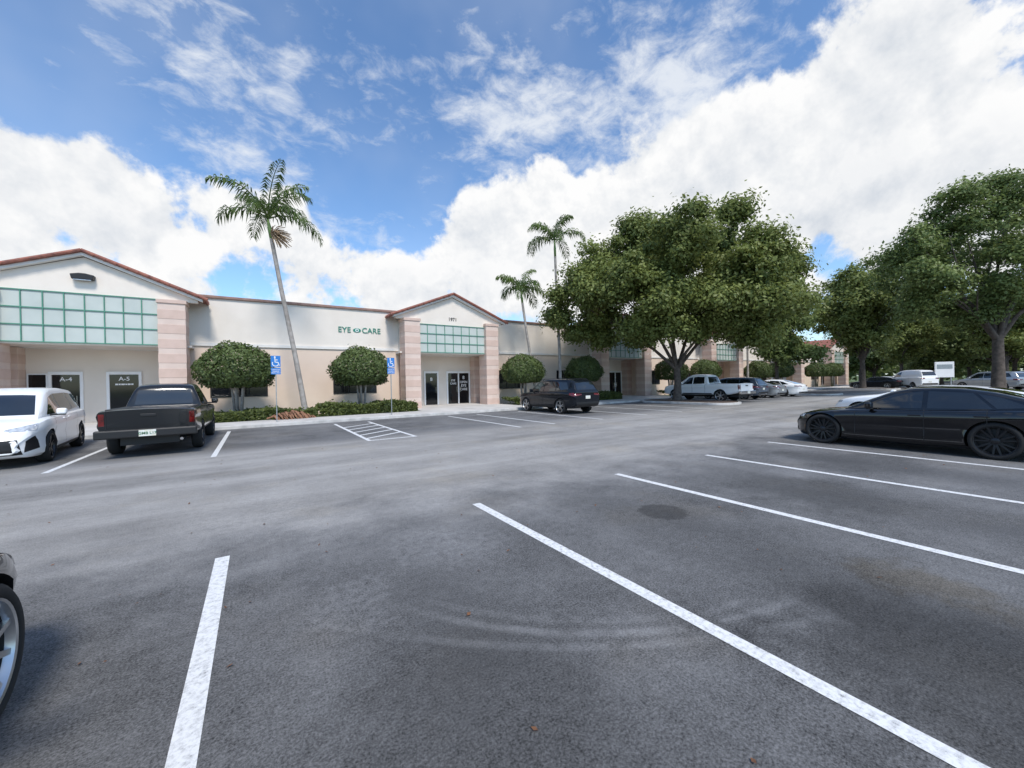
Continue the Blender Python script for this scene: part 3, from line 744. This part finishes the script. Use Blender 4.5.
def cabin_loft(sp):
    g = sp['cab']; z0 = g['z0']; f = smooth_tab(g['top'], .03); ya, yb = g['top'][0][0], g['top'][-1][0]
    ys = list(np.linspace(ya, yb, 46))
    wt = g.get('wb_t', [(ya, .86), (ya+.5, .97), (ya+1.1, 1), (yb-1.1, 1), (yb, .9)])
    rings = []
    for y in ys:
        zt = max(f(y), z0+.012); wb = g['wb']*np.interp(y, [a for a, b in wt], [b for a, b in wt]); h = zt-z0; rc = min(.11, h*.45)
        X = lambda z: wb - g['tumble']*(z-z0) - .06*max(0, (z-z0)/.6)**2
        zs = zt-rc; xs = X(zs)
        half = [(0, z0-.08), (wb, z0-.08), (X(z0), z0), (X(z0+.5*(zs-z0)), z0+.5*(zs-z0)), (xs, zs), (xs-.12*rc-.01, zs+.45*rc), (xs-.5*rc, zs+.82*rc), (xs-1.15*rc, zt), (xs*.5, zt+.018*min(1, h*2)), (0, zt+.024*min(1, h*2))]
        rings.append([(x, y, z) for x, z in half] + [(-x, y, z) for x, z in half[-2:0:-1]])
    return rings

def rings_mesh(rings):
    n = len(rings[0]); mb = MB(); vs = [p for r in rings for p in r]; fs = []
    for i in range(len(rings)-1):
        for k in range(n): fs.append((i*n+k, i*n+(k+1) % n, (i+1)*n+(k+1) % n, (i+1)*n+k))
    fs.append(list(range(n))); fs.append([(len(rings)-1)*n+k for k in range(n-1, -1, -1)])
    mb.add(vs, fs); return mb

def decal(bvh, c, axis, mat, name, parent, off=.006, n=8, m=6):
    """a four cornered patch laid on the bodywork: corners in the plane facing the axis"""
    mb = MB(); P = {}
    for i in range(n+1):
        for j in range(m+1):
            u, v = i/n, j/m
            a = [(1-u)*(1-v)*c[0][k]+u*(1-v)*c[1][k]+u*v*c[2][k]+(1-u)*v*c[3][k] for k in (0, 1)]
            s = -1 if axis[1] == '-' else 1
            if axis[0] == 'x': o, d = Vector((s*3, a[0], a[1])), Vector((-s, 0, 0))
            elif axis[0] == 'y': o, d = Vector((a[0], s*6, a[1])), Vector((0, -s, 0))
            else: o, d = Vector((a[0], a[1], 5)), Vector((0, 0, -1))
            h, nr, idx, dist = bvh.ray_cast(o, d)
            if h is not None:
                if nr.dot(d) > 0: nr = -nr
                P[i, j] = len(mb.v); mb.v.append(tuple(h + nr*off))
    for i in range(n):
        for j in range(m):
            ks = [(i, j), (i+1, j), (i+1, j+1), (i, j+1)]
            if all(k in P for k in ks):
                q = [Vector(mb.v[P[k]]) for k in ks]
                if max((q[a]-q[b]).length for a in range(4) for b in range(4)) < .6: mb.f.append([P[k] for k in ks])
    if not mb.f: return None
    return mb.build(name, mat, parent, smooth=True, world=False)

wheel_cache = {}
def wheel_meshes(r, ns, twin, rimmat):
    key = (r, ns, twin, rimmat.name)
    if key in wheel_cache: return wheel_cache[key]
    k = r
    ty = MB().lathe_x([(-.10,.66*k),(-.115,.74*k),(-.118,.88*k),(-.10,.965*k),(-.07,.993*k),(0,k),(.07,.993*k),(.10,.965*k),(.118,.89*k),(.115,.80*k),(.10,.77*k),(.06,.68*k)], 40, True).mesh('wheel')
    ty.materials.append(M['tyre'])
    rm = MB().lathe_x([(.098,.785*k),(.110,.77*k),(.104,.74*k),(.06,.69*k),(-.09,.68*k)], 40)
    for q in range(ns):
        for s in ((-.17, .17) if twin else (0,)):
            a = 2*PI*q/ns; a1 = a + s*(1.1 if twin else 0); wd = .045*k if twin else (.085*k if ns < 8 else .045*k)
            d0 = Vector((0, math.cos(a+s*.6), math.sin(a+s*.6))); d1 = Vector((0, math.cos(a1), math.sin(a1)))
            t = Vector((0, -math.sin(a), math.cos(a)))
            v = []
            for (dd, rr, ww, xx) in ((d0, .1*k, wd*1.1, .075), (d1, .74*k, wd*.9, .092)):
                c = dd*rr
                v += [c+t*ww+Vector((xx,0,0)), c-t*ww+Vector((xx,0,0)), c-t*ww+Vector((xx-.035,0,0)), c+t*ww+Vector((xx-.035,0,0))]
            rm.add(v, [(0,1,5,4),(1,2,6,5),(2,3,7,6),(3,0,4,7),(0,3,2,1),(4,5,6,7)])
    rm.lathe_x([(.09,0),(.09,.12*k),(.08,.17*k),(.03,.18*k)], 20)
    rim = rm.mesh('rim'); rim.materials.append(rimmat)
    bk = MB().lathe_x([(.02,0),(.02,.45*k),(.0,.69*k),(-.02,.69*k)], 28).mesh('brake_disc'); bk.materials.append(M['brake'])
    wheel_cache[key] = (ty, rim, bk); return wheel_cache[key]

def scaled(sp, zs=1, ys=1):
    sp = dict(sp); k = lambda q: [(a*ys, b*zs) for a, b in q]; kz = lambda q: [(a, b*zs) for a, b in q]
    for key in ('zt', 'zb'): sp[key] = k(sp[key])
    sp['w'] = [(a*ys, b) for a, b in sp['w']]; sp['L'] *= ys; sp['yf'] *= ys; sp['yr'] *= ys
    sp['cab'] = dict(sp['cab'], z0=sp['cab']['z0']*zs, top=k(sp['cab']['top']))
    for key in ('side', 'tail_side', 'side_trim'): sp[key] = [k(q) for q in sp[key]]
    for key in ('head', 'tail', 'grille', 'rear_trim'): sp[key] = [kz(q) for q in sp[key]]
    sp['ws'] = [(a, b*ys) for a, b in sp['ws']]
    if sp['rw'][0] == 'z+': sp['rw'] = ('z+', [(a, b*ys) for a, b in sp['rw'][1]])
    else: sp['rw'] = ('y-', kz(sp['rw'][1]))
    sp['seams'] = [(a*ys, b*zs, c*zs) for a, b, c in sp['seams']]; sp['handles'] = k(sp['handles']); sp['mirror'] = (sp['mirror'][0]*ys, sp['mirror'][1]*zs)
    return sp

def vehicle(name, label, cat, loc, rot, sp, paint, rimmat, ns=5, twin=True, group=None, scale=1, extra=None):
    root = empty(name, loc, rot, label, cat, group)
    root.scale = (scale,)*3
    lo, ca = rings_mesh(lower_loft(sp)), rings_mesh(cabin_loft(sp))
    polys = [tuple(f) for f in lo.f] + [tuple(i+len(lo.v) for i in f) for f in ca.f]
    bvh = BVHTree.FromPolygons(lo.v + ca.v, polys)
    bo = lo.build('body', paint, root, world=False); W = sp['W']/2; r = sp['r']; ra = r*1.1
    cut = MB()
    for yy in (sp['yf'], sp['yr']):
        for s in (-1, 1):
            a, b = sorted((s*(W-.36), s*(W+.3)))
            c0 = MB().lathe_x([(a, ra), (b, ra)], 40)
            n = 40
            cut.add([(x, y+yy, z+r) for x, y, z in c0.v], c0.f + [[2*i for i in range(n)], [2*i+1 for i in range(n-1, -1, -1)]])
    if 'bed' in sp: cut.box(*sp['bed'])
    co = cut.build('cutter', M['black'])
    md = bo.modifiers.new('b', 'BOOLEAN'); md.operation = 'DIFFERENCE'; md.solver = 'EXACT'; md.object = co
    co.parent = root; bpy.context.view_layer.update(); dg = bpy.context.evaluated_depsgraph_get()
    me = bpy.data.meshes.new_from_object(bo.evaluated_get(dg)); bo.modifiers.clear(); bo.data = me
    bpy.data.objects.remove(co)
    me.materials.clear(); me.materials.append(paint); me.materials.append(M['black'])
    for p in me.polygons:
        p.material_index = 0
        for yy in (sp['yf'], sp['yr']):
            if math.hypot(p.center.y-yy, p.center.z-r) < ra+.004 and abs(p.center.x) > W-.40:
                d = Vector((0, p.center.y-yy, p.center.z-r))
                if (d.length > ra-.03 and p.normal.dot(d) < 0 and abs(p.normal.x) < .3) or abs(abs(p.center.x)-(W-.36)) < .01: p.material_index = 1
        if 'bed' in sp and sp['bed'][0]-.01 < p.center.x < sp['bed'][1]+.01 and sp['bed'][2]-.01 < p.center.y < sp['bed'][3]+.01 and p.normal.z > -.5 and .7 < p.center.z < 1.13: p.material_index = 1
    me.polygons.foreach_set('use_smooth', [True]*len(me.polygons)); me.set_sharp_from_angle(angle=R_(32))
    ca.build('cabin', paint, root, smooth=True, angle=40, world=False)
    ty, rim, bk = wheel_meshes(r, ns, twin, rimmat)
    for yy in (sp['yf'], sp['yr']):
        for s in (-1, 1):
            w = link_mesh('wheel', ty, None, root, True, 50); w.location = (s*(W-.13), yy, r); w.rotation_euler = (R_(17), 0, 0 if s > 0 else PI)
            link_mesh('rim', rim, None, w, True, 35); link_mesh('brake_disc', bk, None, w, True, 40)
    for q in sp['side']:
        for s in '+-': decal(bvh, q, 'x'+s, M['carglass'], 'side_window', root, .007, 10, 8)
    decal(bvh, sp['ws'], 'z+', M['carglass'], 'windshield', root, .007, 12, 10)
    decal(bvh, sp['rw'][1], sp['rw'][0], M['carglass'], 'rear_window', root, .007, 12, 10)
    mirror2 = lambda q: [(-x, z) for x, z in q]
    for q in sp['head']:
        for qq in (q, mirror2(q)): decal(bvh, qq, 'y+', M['headlight'], 'headlight', root, .009, 8, 4)
    for q in sp['tail']:
        for qq in (q, mirror2(q)): decal(bvh, qq, 'y-', M['taillight'], 'taillight', root, .009, 8, 6)
    for q in sp.get('tail_side', []):
        for s in '+-': decal(bvh, q, 'x'+s, M['taillight'], 'taillight', root, .008, 4, 4)
    for q in sp.get('grille', []): decal(bvh, q, 'y+', M['black'], 'grille', root, .008, 12, 5)
    for q in sp.get('intake', []):
        for qq in (q, mirror2(q)): decal(bvh, qq, 'y+', M['black'], 'bumper_intake', root, .008, 6, 5)
    for q in sp.get('rear_trim', []): decal(bvh, q, 'y-', M['black'], 'bumper_trim', root, .007, 14, 3)
    for q in sp.get('side_trim', []):
        for s in '+-': decal(bvh, q, 'x'+s, M['black'], 'side_trim', root, .006, 24, 2)
    for q in sp['plate']:
        decal(bvh, [(-.155, q), (.155, q), (.155, q+.15), (-.155, q+.15)], 'y-', M['plate'], 'license_plate', root, .015, 4, 2)
    for (y, z0, z1) in sp['seams']:
        for s in '+-': decal(bvh, [(y-.006, z0), (y+.006, z0), (y+.006, z1), (y-.006, z1)], 'x'+s, M['black'], 'door_seam', root, .003, 1, 12)
    for (y, z) in sp['handles']:
        for s in (-1, 1):
            h, nr, _, _ = bvh.ray_cast(Vector((s*3, y, z)), Vector((-s, 0, 0)))
            if h:
                a, b = sorted((h.x-s*.012, h.x+s*.025))
                MB().box(a, b, y-.1, y+.1, z-.014, z+.014).build('door_handle', paint, root, bevel=.008, world=False)
    my, mz = sp['mirror']
    for s in (-1, 1):
        a, b = sorted((s*(W-.12), s*(W+.13))); c, d = sorted((s*(W-.02), s*(W+.16)))
        mo = MB().box(c, d, my-.06, my+.07, mz-.02, mz+.13).build('mirror', paint, root, bevel=.045, world=False)
        mo.modifiers[0].segments = 4
        box('mirror_arm', M['black'], mo, a, b, my-.03, my+.03, mz-.04, mz, world=False)
    if extra: extra(root, bvh, sp)
    return root

SEDAN = dict(L=4.8, W=1.87, r=.36, yf=1.6, yr=-1.27,
  zt=[(-2.4,.80),(-2.34,.95),(-2.2,1.0),(-1.7,1.0),(-.9,.96),(.9,.905),(1.2,.89),(1.9,.81),(2.2,.735),(2.34,.65),(2.4,.52)],
  zb=[(-2.4,.40),(-2.3,.27),(-2,.2),(0,.15),(2,.155),(2.3,.18),(2.4,.26)],
  w=[(-2.4,.70),(-2.34,.80),(-2.2,.88),(-1.9,.97),(-1.3,1.015),(-.6,.98),(.6,.98),(1.5,1.01),(1.95,.96),(2.2,.84),(2.33,.72),(2.4,.55)],
  cab=dict(z0=.89, wb=.855, tumble=.47, top=[(-2.2,.99),(-1.7,1.135),(-1.15,1.31),(-.7,1.385),(-.2,1.405),(.1,1.39),(.4,1.32),(.8,1.13),(1.26,.895)]),
  side=[[(-.11,.955),(.88,.935),(.36,1.255),(-.11,1.325)], [(-1.12,.98),(-.19,.957),(-.19,1.33),(-.84,1.295)], [(-1.62,1.02),(-1.17,.99),(-.90,1.285),(-1.2,1.215)]],
  ws=[(-.64,1.14),(.64,1.14),(.50,.46),(-.50,.46)], rw=('z+', [(-.6,-2.0),(.6,-2.0),(.48,-1.15),(-.48,-1.15)]),
  head=[[(.42,.62),(.80,.655),(.80,.725),(.44,.68)]], tail=[[(.4,.82),(.78,.84),(.78,.92),(.4,.90)]], tail_side=[[(-2.28,.83),(-2.05,.86),(-2.05,.92),(-2.28,.92)]],
  grille=[[(-.3,.46),(.3,.46),(.3,.64),(-.3,.64)], [(-.6,.26),(.6,.26),(.6,.37),(-.6,.37)]], rear_trim=[[(-.7,.3),(.7,.3),(.7,.42),(-.7,.42)]],
  side_trim=[[(-.85,.18),(1.2,.18),(1.2,.235),(-.85,.235)]],
  plate=[.55], seams=[(1.04,.3,.89),(-.15,.28,.94),(-1.05,.6,.96)], handles=[(0,.81),(-.98,.835)], mirror=(.74,.955))
SUV = dict(L=4.9, W=1.96, r=.375, yf=1.5, yr=-1.42, crown=.04,
  zt=[(-2.45,.92),(-2.38,1.06),(-2.2,1.1),(-1,1.1),(1,1.07),(1.4,1.06),(1.9,1.0),(2.2,.94),(2.38,.82),(2.45,.62)],
  zb=[(-2.45,.48),(-2.35,.36),(-2,.28),(2,.27),(2.35,.3),(2.45,.42)],
  w=[(-2.45,.80),(-2.38,.88),(-2.2,.94),(-1.7,.99),(-1.4,1),(1.5,1),(2.0,.97),(2.25,.88),(2.38,.77),(2.45,.62)],
  cab=dict(z0=1.04, wb=.90, tumble=.27, top=[(-2.4,1.08),(-2.3,1.3),(-2.12,1.6),(-1.95,1.69),(-1.2,1.73),(0,1.74),(.4,1.70),(.65,1.60),(1.42,1.05)]),
  side=[[(.0,1.13),(1.0,1.115),(.5,1.54),(.0,1.6)], [(-.98,1.15),(-.06,1.13),(-.06,1.6),(-.98,1.6)], [(-1.95,1.24),(-1.06,1.16),(-1.06,1.595),(-1.72,1.57)]],
  ws=[(-.70,1.3),(.70,1.3),(.58,.62),(-.58,.62)], rw=('y-', [(-.64,1.2),(.64,1.2),(.56,1.58),(-.56,1.58)]),
  head=[[(.5,.80),(.86,.84),(.86,.93),(.5,.88)]], tail=[[(.42,.94),(.86,.90),(.86,1.02),(.42,1.01)]], tail_side=[[(-2.34,.9),(-2.1,.95),(-2.1,1.05),(-2.34,1.05)]],
  grille=[[(-.4,.58),(.4,.58),(.4,.84),(-.4,.84)], [(-.7,.4),(.7,.4),(.7,.52),(-.7,.52)]], rear_trim=[[(-.75,.42),(.75,.42),(.75,.6),(-.75,.6)]],
  side_trim=[[(-1.0,.3),(1.07,.3),(1.07,.4),(-1.0,.4)]], plate=[.76], seams=[(1.1,.42,1.06),(-.03,.42,1.1),(-1.02,.6,1.12)], handles=[(.12,.98),(-.9,1.0)], mirror=(.85,1.12))
VAN = dict(L=5.1, W=1.98, r=.365, yf=1.52, yr=-1.52, crown=.04,
  zt=[(-2.55,.9),(-2.48,1.05),(-2.2,1.1),(-1,1.09),(1,1.05),(1.75,1.03),(2.2,.95),(2.42,.83),(2.5,.7),(2.55,.52)],
  zb=[(-2.55,.42),(-2.45,.3),(-2,.22),(2,.2),(2.4,.22),(2.55,.34)],
  w=[(-2.55,.82),(-2.48,.89),(-2.3,.95),(-1.8,.99),(-1.4,1),(1.4,1),(1.95,.97),(2.25,.90),(2.45,.80),(2.55,.64)],
  cab=dict(z0=1.02, wb=.91, tumble=.25, top=[(-2.5,1.07),(-2.4,1.35),(-2.2,1.60),(-2.0,1.67),(-1,1.735),(.2,1.72),(.65,1.65),(.95,1.53),(1.82,1.03)]),
  side=[[(.3,1.11),(1.3,1.09),(.72,1.50),(.3,1.57)], [(-.92,1.13),(.24,1.11),(.24,1.58),(-.92,1.60)], [(-2.1,1.2),(-.98,1.14),(-.98,1.60),(-1.95,1.55)]],
  ws=[(-.74,1.68),(.74,1.68),(.60,.90),(-.60,.90)], rw=('y-', [(-.66,1.2),(.66,1.2),(.58,1.56),(-.58,1.56)]),
  head=[[(.34,.76),(.88,.80),(.88,.93),(.5,.84)]], tail=[[(.5,.90),(.84,.86),(.84,1.0),(.5,.98)]], tail_side=[],
  grille=[[(-.72,.30),(.72,.30),(.66,.62),(-.66,.62)], [(-.34,.68),(.34,.68),(.34,.74),(-.34,.74)]], intake=[[(.74,.34),(.90,.40),(.86,.68),(.76,.58)]], rear_trim=[[(-.75,.36),(.75,.36),(.75,.5),(-.75,.5)]],
  side_trim=[[(-1.1,.24),(1.1,.24),(1.1,.32),(-1.1,.32)]], plate=[.7], seams=[(1.22,.36,1.04),(.27,.34,1.08),(-.95,.34,1.1)], handles=[(.42,.96),(-.05,.97)], mirror=(1.12,1.1))
TRUCK = dict(L=5.4, W=1.9, r=.39, yf=1.72, yr=-1.5, crown=.03, bed=(-.76, .76, -2.62, -.72, .78, 2.0),
  zt=[(-2.7,1.13),(-2.66,1.16),(-.6,1.16),(-.5,1.12),(1.5,1.12),(2.2,1.08),(2.5,1.02),(2.63,.94),(2.7,.78)],
  zb=[(-2.7,.66),(-2.5,.56),(-2.,.46),(2.2,.44),(2.6,.46),(2.7,.54)],
  w=[(-2.7,.95),(-2.6,.97),(-2,1),(2,1),(2.4,.96),(2.6,.88),(2.7,.78)],
  cab=dict(z0=1.08, wb=.87, tumble=.26, wb_t=[(-.7,.97),(0,1),(.6,1),(1.6,.94)], top=[(-.66,1.1),(-.6,1.4),(-.5,1.70),(-.3,1.77),(.2,1.80),(.6,1.77),(.85,1.66),(1.6,1.1)]),
  side=[[(.45,1.16),(1.2,1.15),(.72,1.58),(.45,1.63)], [(-.42,1.18),(.38,1.16),(.38,1.63),(-.36,1.63)]],
  ws=[(-.7,1.48),(.7,1.48),(.58,.82),(-.58,.82)], rw=('y-', [(-.64,1.22),(.64,1.22),(.57,1.62),(-.57,1.62)]),
  head=[[(.55,.86),(.84,.88),(.84,1.0),(.55,1.0)]], tail=[[(.77,.80),(.87,.80),(.87,1.08),(.77,1.08)]], tail_side=[[(-2.69,.8),(-2.62,.8),(-2.62,1.1),(-2.69,1.1)]],
  grille=[[(-.5,.7),(.5,.7),(.5,.98),(-.5,.98)], [(-.7,.52),(.7,.52),(.7,.64),(-.7,.64)]], rear_trim=[],
  side_trim=[[(-.95,.48),(1.15,.48),(1.15,.55),(-.95,.55)]], plate=[], seams=[(1.28,.6,1.1),(.42,.58,1.14),(-.5,.58,1.14)], handles=[(.56,1.04),(-.3,1.05)], mirror=(1.1,1.18))

def truck_extra(bumpmat, paint, platetext=None, cover=False):
    def fn(root, bvh, sp):
        MB().box(-.93, .93, -2.84, -2.69, .50, .70).build('rear_bumper', bumpmat, root, bevel=.03, world=False)
        p = MB().box(-.155, .155, -2.852, -2.842, .53, .68).build('license_plate', M['plate'], root, world=False)
        if platetext: text(platetext, .085, M['platetext'], (0, -2.857, .60), 'plate_lettering', p, .001, world=False)
        decal(bvh, [(-.73, .76), (.73, .76), (.73, 1.11), (-.73, 1.11)], 'y-', paint, 'tailgate', root, .012, 6, 4)
        MB().box(-.14, .14, -2.735, -2.715, 1.0, 1.06).build('tailgate_handle', M['black'], root, bevel=.006, world=False)
        for s in (-1, 1): decal(bvh, [(s*.745-.005, .72), (s*.745+.005, .72), (s*.745+.005, 1.13), (s*.745-.005, 1.13)], 'y-', M['black'], 'tailgate_seam', root, .014, 1, 5)
        MB().tube([(.62, -2.2, .4), (.62, -2.75, .4)], .035, 10).build('exhaust_pipe', M['chrome'], root, world=False)
        box('underbody', M['black'], root, -.55, .55, -2.5, 2.3, .3, .6, world=False)
        MB().tube([(-.7, -1.5, .39), (.7, -1.5, .39)], .06, 8).build('rear_axle', M['black'], root, world=False)
        if cover: box('bed_cover', M['black'], root, -.78, .78, -2.6, -.7, 1.135, 1.185, world=False, bevel=.015)
    return fn
def emblem_front(z):
    def fn(root, bvh, sp):
        h, nr, _, _ = bvh.ray_cast(Vector((0, 6, z)), Vector((0, -1, 0)))
        m = MB(); pts = [(.075*math.cos(q), h.y+.02, z+.052*math.sin(q)) for q in np.linspace(0, 2*PI, 21)]
        m.tube(pts, .008, 6); m.tube([(.04*math.cos(q), h.y+.02, z+.02+.02*math.sin(q)) for q in np.linspace(0, 2*PI, 13)], .006, 5)
        m.build('emblem', M['chrome'], root, world=False)
    return fn
def rails(z=1.76):
    def fn(root, bvh, sp):
        for s in (-1, 1):
            MB().tube([(s*.66, .3, z-.05), (s*.66, .15, z), (s*.66, -1.6, z), (s*.66, -1.75, z-.06)], .02, 6).build('roof_rail', M['black'], root, world=False)
    return fn

vehicle('minivan', 'white minivan facing the camera at the left edge, its nose pointing out of the stall', 'minivan', (-5.2, 15.15, 0), PI+.1, VAN, M['paint_white'], M['alloy_dark'], 5, True, extra=emblem_front(.71))
vehicle('pickup_truck', 'black pickup truck seen from behind, parked between the white minivan and the hedge', 'pickup truck', (-2.22, 15.5, 0), 0, TRUCK, M['paint_truck'], M['alloy_dark'], 6, False, extra=truck_extra(M['black'], M['paint_truck'], 'GMB L17', True))
vehicle('crossover', 'dark charcoal crossover parked nose in before the second portico', 'car', (13.65, 16.5, 0), 0, SUV, M['paint_darkgrey'], M['alloy'], 5, True, extra=rails())
sport = scaled(SEDAN, .965, .94); sport['yf'] = 1.6; sport['yr'] = -1.08; sport['r'] = .355
vehicle('sedan', 'glossy black sedan with dark wheels filling the right foreground', 'car', (12.5, 2.25, 0), 0, sport, M['paint_black'], M['alloy_dark'], 7, True)
near = dict(SEDAN); near['W'] = 1.82
vehicle('parked_car', 'black car at the left frame edge showing only its front fender and silver wheel', 'car', (-1.99, 1.35, 0), 0, near, M['paint_black'], M['alloy'], 10, False)
coupe = scaled(SEDAN, 1.08, 1.0)
cz = coupe['cab']['z0']; low = lambda z: z if z <= cz else cz + (z-cz)*.55
coupe['cab']['top'] = [(a, low(b)) for a, b in coupe['cab']['top']]; coupe['side'] = [[(a, low(b)) for a, b in q] for q in coupe['side']]
vehicle('coupe', 'low white car mostly hidden behind the black sedan', 'car', (18.2, 3.05, 0), 0, coupe, M['paint_white'], M['alloy'], 5, True)
vehicle('pickup_truck', 'white pickup truck parked nose in right of the oak island', 'pickup truck', (27.75, 16.3, 0), 0, TRUCK, M['paint_white'], M['alloy'], 6, False, scale=1.07, extra=truck_extra(M['chrome'], M['paint_white']))
GR = 'cars parked past the oak island'
vehicle('crossover', 'grey blue crossover parked next to the white pickup', 'car', (31.2, 16.2, 0), 0, SUV, M['paint_blue'], M['alloy'], 5, True, GR, .95)
vehicle('sedan', 'silver sedan parked between the grey blue crossover and the white sedan', 'car', (34.1, 16.2, 0), 0, SEDAN, M['paint_silver'], M['alloy'], 5, True, GR)
vehicle('sedan', 'white sedan at the right end of the row past the oak', 'car', (37.1, 15.9, 0), 0, SEDAN, M['paint_white'], M['alloy_dark'], 5, True, GR)
vehicle('sedan', 'dark sedan far off by the building end', 'car', (63.5, 15.6, 0), 0, SEDAN, M['paint_darkgrey'], M['alloy'], 5, True)
vehicle('sedan', 'distant white sedan left of the white van', 'car', (69.5, 16.4, 0), 0, SEDAN, M['paint_white'], M['alloy'], 5, True)
panel_van = scaled(VAN, 1.22, 1.0); panel_van['side'] = panel_van['side'][:1]
vehicle('van', 'distant white van at the far end of the lot', 'van', (64.5, 12.7, 0), -.75, panel_van, M['paint_white'], M['alloy'], 5, True)
vehicle('crossover', 'silver crossover near the trunk of the right hand tree', 'car', (59.0, 6.2, 0), -.45, SUV, M['paint_silver'], M['alloy'], 5, True)
vehicle('crossover', 'black crossover cut off by the right frame edge in the distance', 'car', (63.5, 2.6, 0), -.3, SUV, M['paint_black'], M['alloy_dark'], 5, True)

s0 = empty('lot_sign', (66.8, 10.4, 0), R_(-60), 'small white box sign on two posts in the distance right of the white van', 'sign')
for x in (-.55, .55): MB().box(x-.05, x+.05, -.05, .05, 0, 1.2).build('post', M['steel'], s0, world=False)
box('sign_face', M['white'], s0, -.8, .8, -.1, .1, 1.2, 3.0, world=False, bevel=.03)
box('sign_band', M['steel'], s0, -.65, .65, -.115, -.103, 2.2, 2.7, world=False)
